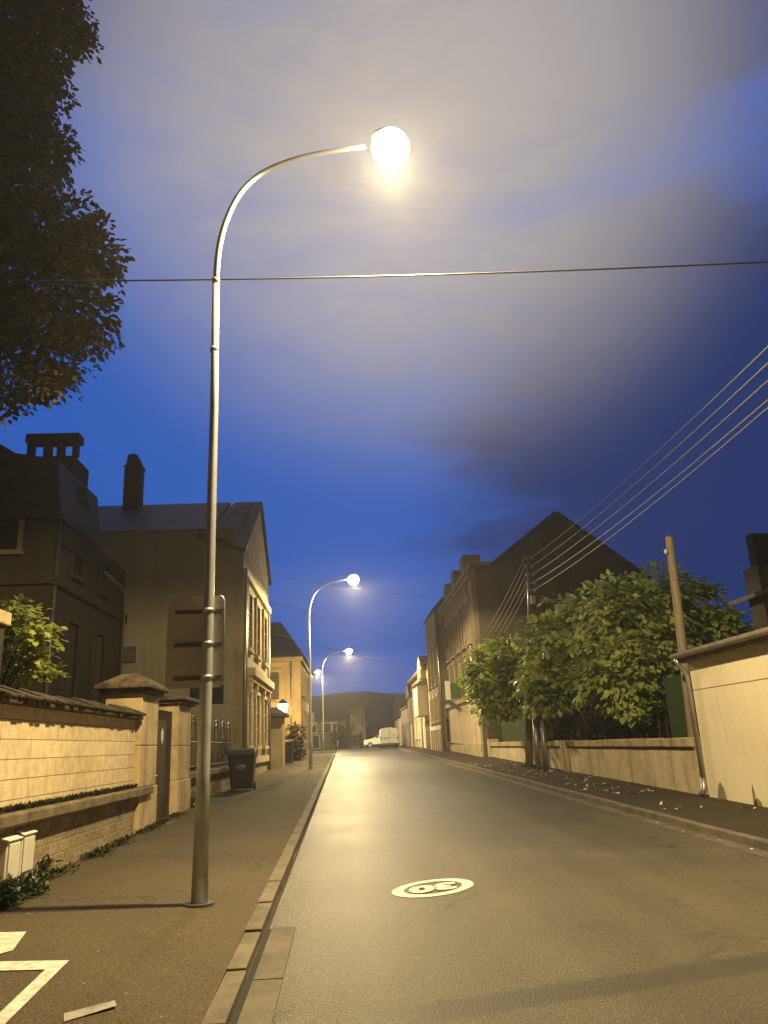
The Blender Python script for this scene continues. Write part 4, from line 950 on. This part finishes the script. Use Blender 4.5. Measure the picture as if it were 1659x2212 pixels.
# ------------------------------------------------------------------ poles and wires on the right
wp = thing('wooden_pole', 'plain bare wooden pole standing at the corner of the cream garage', 'pole', (6.80, 15.6, gz(15.6)+.1))
q0 = atY(1445, 1160, 15.55); q1 = atY(1514, 1715, 15.55)
MB().tube([(q1[0], 15.55, gz(15.5)), tuple((q0*.4+q1*.6)), tuple(q0)], [.115, .10, .078], 14).build('shaft', 'pole_wood', wp, smooth=True)
MB().tube([(q0[0], 15.55, q0[2]), (q0[0], 15.55, q0[2]+.05)], [.09, .05], 14).build('cap', 'steel_dark', wp)
mb = MB(); mb.tube([(q0[0]-.085, 15.5, q0[2]-.35), (q0[0]-.17, 15.5, q0[2]-.35)], .02, 8); mb.ball((q0[0]-.14, 15.5, q0[2]-.33), .04, .04, .06, 10, 8); mb.build('insulator', 'ceramic', wp, smooth=True)
ep = thing('electricity_pole', 'wooden electricity pole with steel mast top carrying five wires', 'pole', (6.1, 27.6, gz(27.6)+.1))
e1 = atY(1141, 1203, 27.6); e0 = atY(1142, 1657, 27.6); em = e0*.34+e1*.66
MB().tube([(e0[0], 27.6, gz(27.6)), tuple(e0*.7+e1*.3), tuple(em)], [.125, .11, .09], 12).build('shaft', 'pole_wood', ep, smooth=True)
MB().tube([tuple(em-np.array([0, 0, .3])), tuple(e1)], [.05, .05], 10).build('mast', 'zinc', ep, smooth=True)
tops = []
for k, py in enumerate((1205, 1223, 1241, 1259, 1275)):
    q_ = atY(1141+k*1.5, py, 27.6)
    mb = MB(); mb.tube([tuple(q_), tuple(q_+np.array([.12, 0, 0]))], .02, 8); mb.ball(tuple(q_+np.array([.14, -.02, .0])), .045, .045, .07, 10, 8); mb.tube([tuple(q_+np.array([-.12, 0, .02])), tuple(q_)], .02, 8); mb.ball(tuple(q_+np.array([-.13, -.02, .02])), .04, .04, .06, 10, 8)
    mb.build('insulator', 'ceramic', ep, smooth=True); tops.append(q_)
MB().box(e1[0]-.05, e1[0]+.09, 27.54, 27.66, tops[-1][2]-.5, tops[-1][2]-.2).build('fuse_box', 'ceramic', ep)
def catenary(a, b_, sag, n=24):
    a, b_ = np.array(a), np.array(b_); return [tuple(a*(1-t)+b_*t-np.array([0, 0, sag*4*t*(1-t)])) for t in np.linspace(0, 1, n)]
mid_px = [((1350, 1055), (1579, 826)), ((1415, 1049), (1592, 847)), ((1413, 1072), (1606, 870)), ((1410, 1093), (1640, 880)), ((1410, 1112), (1700, 845))]
names = ('highest', 'second highest', 'middle', 'second lowest', 'lowest')
for k in range(5):
    a = tops[k]+np.array([.14, -.02, .02]); p3 = atX(mid_px[k][1][0], mid_px[k][1][1], 6.75+.05*k); sg_ = .62+.02*k
    u_ = (p3[1]-a[1])/(-6.0-a[1]); p3[2] += sg_*4*u_*(1-u_)
    d = (p3-a)/(p3[1]-a[1]); end = a+d*(-6.0-a[1])
    tag(MB().tube(catenary(a, end, sg_, 40), .013, 6).build('overhead_wire', 'cable'), names[k]+' of the five pale wires rising from the electricity pole toward the camera', 'wire', 'wires on the electricity pole')
    far = np.array([XI+.02, 37.9, 6.1-k*.30])
    tag(MB().tube(catenary(tops[k]+np.array([-.13, -.02, .02]), far, .2), .010, 6).build('service_wire', 'cable'), names[k]+' of the five service wires from the electricity pole to the gabled house', 'wire', 'service wires to the gabled house')
a = atY(235, 597, 9.0); b_ = atY(1690, 552, 7.4); d = (b_-a)
tag(MB().tube(catenary(a-d*.25, b_+d*.3, .12, 40), .011, 8).build('overhead_cable', 'cable_black'), 'thick twisted cable crossing the whole street in front of the nearest lamp', 'cable')
a = atX(574, 1240, XF); b_ = atY(745, 1262, 40); tag(MB().tube(catenary(a, b_+(b_-a)*2.2, .2), .014, 6).build('crossing_cable', 'cable_black'), 'thin dark cable crossing from the ornate house past the second lamp', 'cable')
a = atY(660, 1318, 40); b_ = atY(835, 1372, 50); tag(MB().tube(catenary(a-(b_-a)*.6, b_+(b_-a)*.35, .1), .022, 6).build('crossing_cable', 'cable'), 'thin pale cable sloping down to the right below the second lamp', 'cable')
a = atY(668, 1388, 46); b_ = atY(712, 1400, 48); tag(MB().tube(catenary(a-(b_-a)*1.5, b_+(b_-a)*3.2, .05), .016, 6).build('crossing_cable', 'cable'), 'short pale cable just above the third lamp arm', 'cable')
cr = thing('cable_riser', 'pair of grey metal pipes topped by a junction box beside the electricity pole', 'utility pipes', (6.1, 25.3, gz(25.3)+.1))
for px in (1164, 1180):
    q0 = atY(px-10, 1545, 25.3); q1 = atY(px, 1668, 25.3); MB().tube([(q1[0], 25.3, gz(25.3)+.05), tuple(q0)], .075, 12).build('pipe', 'zinc', cr, smooth=True)
q0 = atY(1166, 1525, 25.3); MB().prism([(q0[0]-.28, q0[2]-.22), (q0[0]+.22, q0[2]-.30), (q0[0]+.24, q0[2]+.12), (q0[0]-.1, q0[2]+.30), (q0[0]-.3, q0[2]+.2)], 25.15, 25.45, 'y').build('junction_box', 'zinc', cr, bevel=.03)

# ------------------------------------------------------------------ left tree, shrub, weeds, litter
def lc(px, py, Y, r): p = atY(px, py, Y); s = math.hypot(Y, p[2]-EYE)/1661.0; return (tuple(p), (r[0]*s, (r[0]+r[1])*.5*s, r[1]*s))
bt = thing('overhanging_tree', 'large dark tree filling the upper left corner above the villa', 'tree', (-9.6, 13.5, .4))
crown = [lc(40, 60, 12.5, (110, 150)), lc(30, 260, 13, (85, 120)), lc(-60, 430, 13.5, (150, 170)), lc(90, 480, 12.5, (100, 80)), lc(190, 540, 12, (78, 85)), lc(70, 620, 13, (120, 110)),
         lc(180, 680, 12, (78, 75)), lc(100, 760, 12.5, (85, 70)), lc(90, 830, 12.2, (60, 38)), lc(-50, 700, 13.5, (120, 120)), lc(0, 855, 12.5, (38, 65)), lc(140, 40, 12.5, (42, 60)), lc(-80, 150, 14, (150, 220)), lc(110, 330, 12.8, (35, 60))]
mb = MB(); mb.tube([(-9.6, 13.5, 0), (-9.5, 13.4, 3), (-9.2, 13.3, 7), (-8.8, 13.2, 12)], [.42, .36, .28, .12], 12); mb.build('trunk', 'bark', bt, smooth=True)
V = []; mb = MB()
for c, r in crown:
    k = max(10, int(46*(r[0]*r[2])/.55)); cc, u = blob_sprays(c, r, k, .3); V.append(sprays(cc, u, .30, .55, 34, .115, .35))
    h = max(2.5, c[2]-1.6); st = (-9.2, 13.3, min(h, 11)); mb.tube([st, tuple((np.array(st)+np.array(c))/2+np.array([0, 0, .35])), c], [.09, .06, .02], 7)
mb.build('limbs', 'bark', bt); quads('crown', 'leaf_dark', np.concatenate(V), 6, bt)
cs = [atY(px, py, y) for px, py, y in ((30, 1320, 10.6), (60, 1345, 10.4), (15, 1370, 10.8), (55, 1400, 10.5), (70, 1435, 10.3), (20, 1440, 10.7), (-40, 1350, 10.8), (-40, 1440, 10.8), (80, 1372, 10.3))]
sh = thing('garden_shrub', 'bright green shrub rising behind the garden wall at the left edge', 'shrub', (-4.9, 10.6, .3))
C0 = np.array(cs); cc = np.concatenate([C0+rng.normal(0, .10, C0.shape) for _ in range(8)]); u = np.tile([.5, -.4, .1], (len(cc), 1))
quads('foliage', 'leaf_shrub', sprays(cc, u, .20, .5, 16, .115, .25), 6, sh)
mb = MB()
for q_ in cs: mb.tube([(-4.9, 10.6, .3), tuple((np.array([-4.9, 10.6, 1.6])+q_)/2), tuple(q_)], [.03, .018, .006], 6)
mb.build('stem', 'bark', sh)
q0 = atX(-3, 1330, -4.0)
MB_ = thing('stone_pier', 'small lit stone pier top poking out of the shrub at the left edge', 'pier', (q0[0], q0[1], 1.0))
MB().box(q0[0]-.5, q0[0]+.02, q0[1]-.55, q0[1]+.15, 1.5, q0[2]-.10).build('shaft', 'brick_dark', MB_); MB().box(q0[0]-.55, q0[0]+.07, q0[1]-.6, q0[1]+.2, q0[2]-.098, q0[2]+.06).build('cap', 'dressed', MB_, bevel=.02)
def weed(x, y, r, h, n, label):
    z = gz(y)+.17; w_ = thing('weed', label, 'weed', (x, y, z), 'weed clumps at the foot of the wall')
    p = np.column_stack([x+rng.normal(0, r*.55, n), y+rng.normal(0, r*.9, n), z+rng.uniform(0, 1, n)**1.4*h]); o = np.column_stack([rng.normal(.2, .6, n), rng.normal(0, .6, n), rng.uniform(.1, 1, n)])
    quads('foliage', 'leaf_weed', leaf_verts(p, o, .075, .1, .4, .45), 6, w_)
    mb = MB()
    for k in range(9): mb.tube([(x+random.uniform(-.05, .05), y+random.uniform(-.08, .08), z-.02), (x+random.uniform(-r, r)*.6, y+random.uniform(-r, r), z+h*.85)], .006, 4)
    mb.build('stem', 'leaf_weed', w_); return w_
weed(-3.26, 8.05, .11, .20, 260, 'tallest weed clump, in front of the nearest meter box')
weed(-3.22, 8.62, .12, .13, 260, 'weed clump between the two meter boxes')
weed(-3.38, 9.35, .07, .22, 120, 'small weed tuft just past the second meter box')
weed(-3.42, 18.0, .10, .25, 140, 'weed tuft at the foot of the shorter gate pillar')
n = 2600; yy = rng.uniform(8.2, 16.3, n); p = np.column_stack([XW+.03+np.abs(rng.normal(0, .10, n)), yy, np.array([gz(a)+.172 for a in yy])]); o = np.column_stack([rng.normal(.4, .5, n), rng.normal(0, .5, n), rng.uniform(.2, 1, n)])
keep = (np.sin(yy*2.3)+np.sin(yy*5.1+1)+rng.uniform(-1.2, 1.2, n)) > -.5
tag(quads('ground_weeds', 'moss', leaf_verts(p[keep], o[keep], .055, 0, .4, .5), 6), 'low dry weeds and moss along the wall foot', 'weeds', kind='stuff')
# fallen petals and leaves
def litter(name, n, fx, y0, y1, label):
    y = y0+(y1-y0)*rng.beta(1.5, 1.8, n); x = np.array([fx(a) for a in y]); z = np.array([gz(a) for a in y])+.135
    c = np.column_stack([x, y, z]); k = rng.integers(1, 7, n); C = np.repeat(c, k, 0)+np.column_stack([rng.normal(0, .06, k.sum()), rng.normal(0, .09, k.sum()), rng.uniform(0, .02, k.sum())])
    o = rng.normal(0, 1, C.shape); o[:, 2] *= .15
    return tag(quads(name, 'petal', leaf_verts(C, o, .07, 0, .2, .7), 6), label, 'litter', kind='stuff')
litter('fallen_petals', 75, lambda y: rng.uniform(kr(y)+.2, 6.5), 12.5, 33, 'pale fallen petals scattered over the right pavement')
n = 40; yy = rng.uniform(6, 40, n); c = np.column_stack([[kr(a)-.1+rng.normal(0, .07) for a in yy], yy, [gz(a)+.012 for a in yy]]); o = rng.normal(0, 1, c.shape); o[:, 2] *= .1
tag(quads('gutter_leaves', 'petal', leaf_verts(c, o, .055, 0, .2, .7), 6), 'pale leaf bits lying along the right gutter', 'litter', kind='stuff')
n = 60; xx = rng.uniform(-3.2, -1.0, n); yy = rng.uniform(3.5, 12, n); c = np.column_stack([xx, yy, [gz(a)+.108+.065*max(0, (-.9-b)/2.7)+.004 for a, b in zip(yy, xx)]]); o = rng.normal(0, 1, c.shape); o[:, 2] *= .1
tag(quads('pavement_grit', 'paint_worn', leaf_verts(c, o, .018, 0, .2, .8), 6), 'tiny pale grit and leaf scraps on the left pavement', 'litter', kind='stuff')

# ------------------------------------------------------------------ mist added so the lamps get halos
hm = bpy.data.materials.new('added_haze'); hm.use_nodes = True; t = hm.node_tree; t.nodes.clear()
pv = nn(t, 'ShaderNodeVolumePrincipled'); pv.inputs['Color'].default_value = (.95, .95, .95, 1); pv.inputs['Density'].default_value = .0012; pv.inputs['Anisotropy'].default_value = .6
pv.inputs['Density Attribute'].default_value = ''; 
ho = nn(t, 'ShaderNodeOutputMaterial'); t.links.new(pv.outputs[0], ho.inputs['Volume']); MATS['added_haze'] = hm
hz = MB().box(-430, 430, -70, 440, -4.0, 19.0).build('added_haze', 'added_haze'); hz['kind'] = 'stuff'; hz['label'] = 'thin mist added to give the street lamps their glow'; hz['category'] = 'added_haze'
for o in bpy.data.objects:
    if 'w' in o.keys(): del o['w']
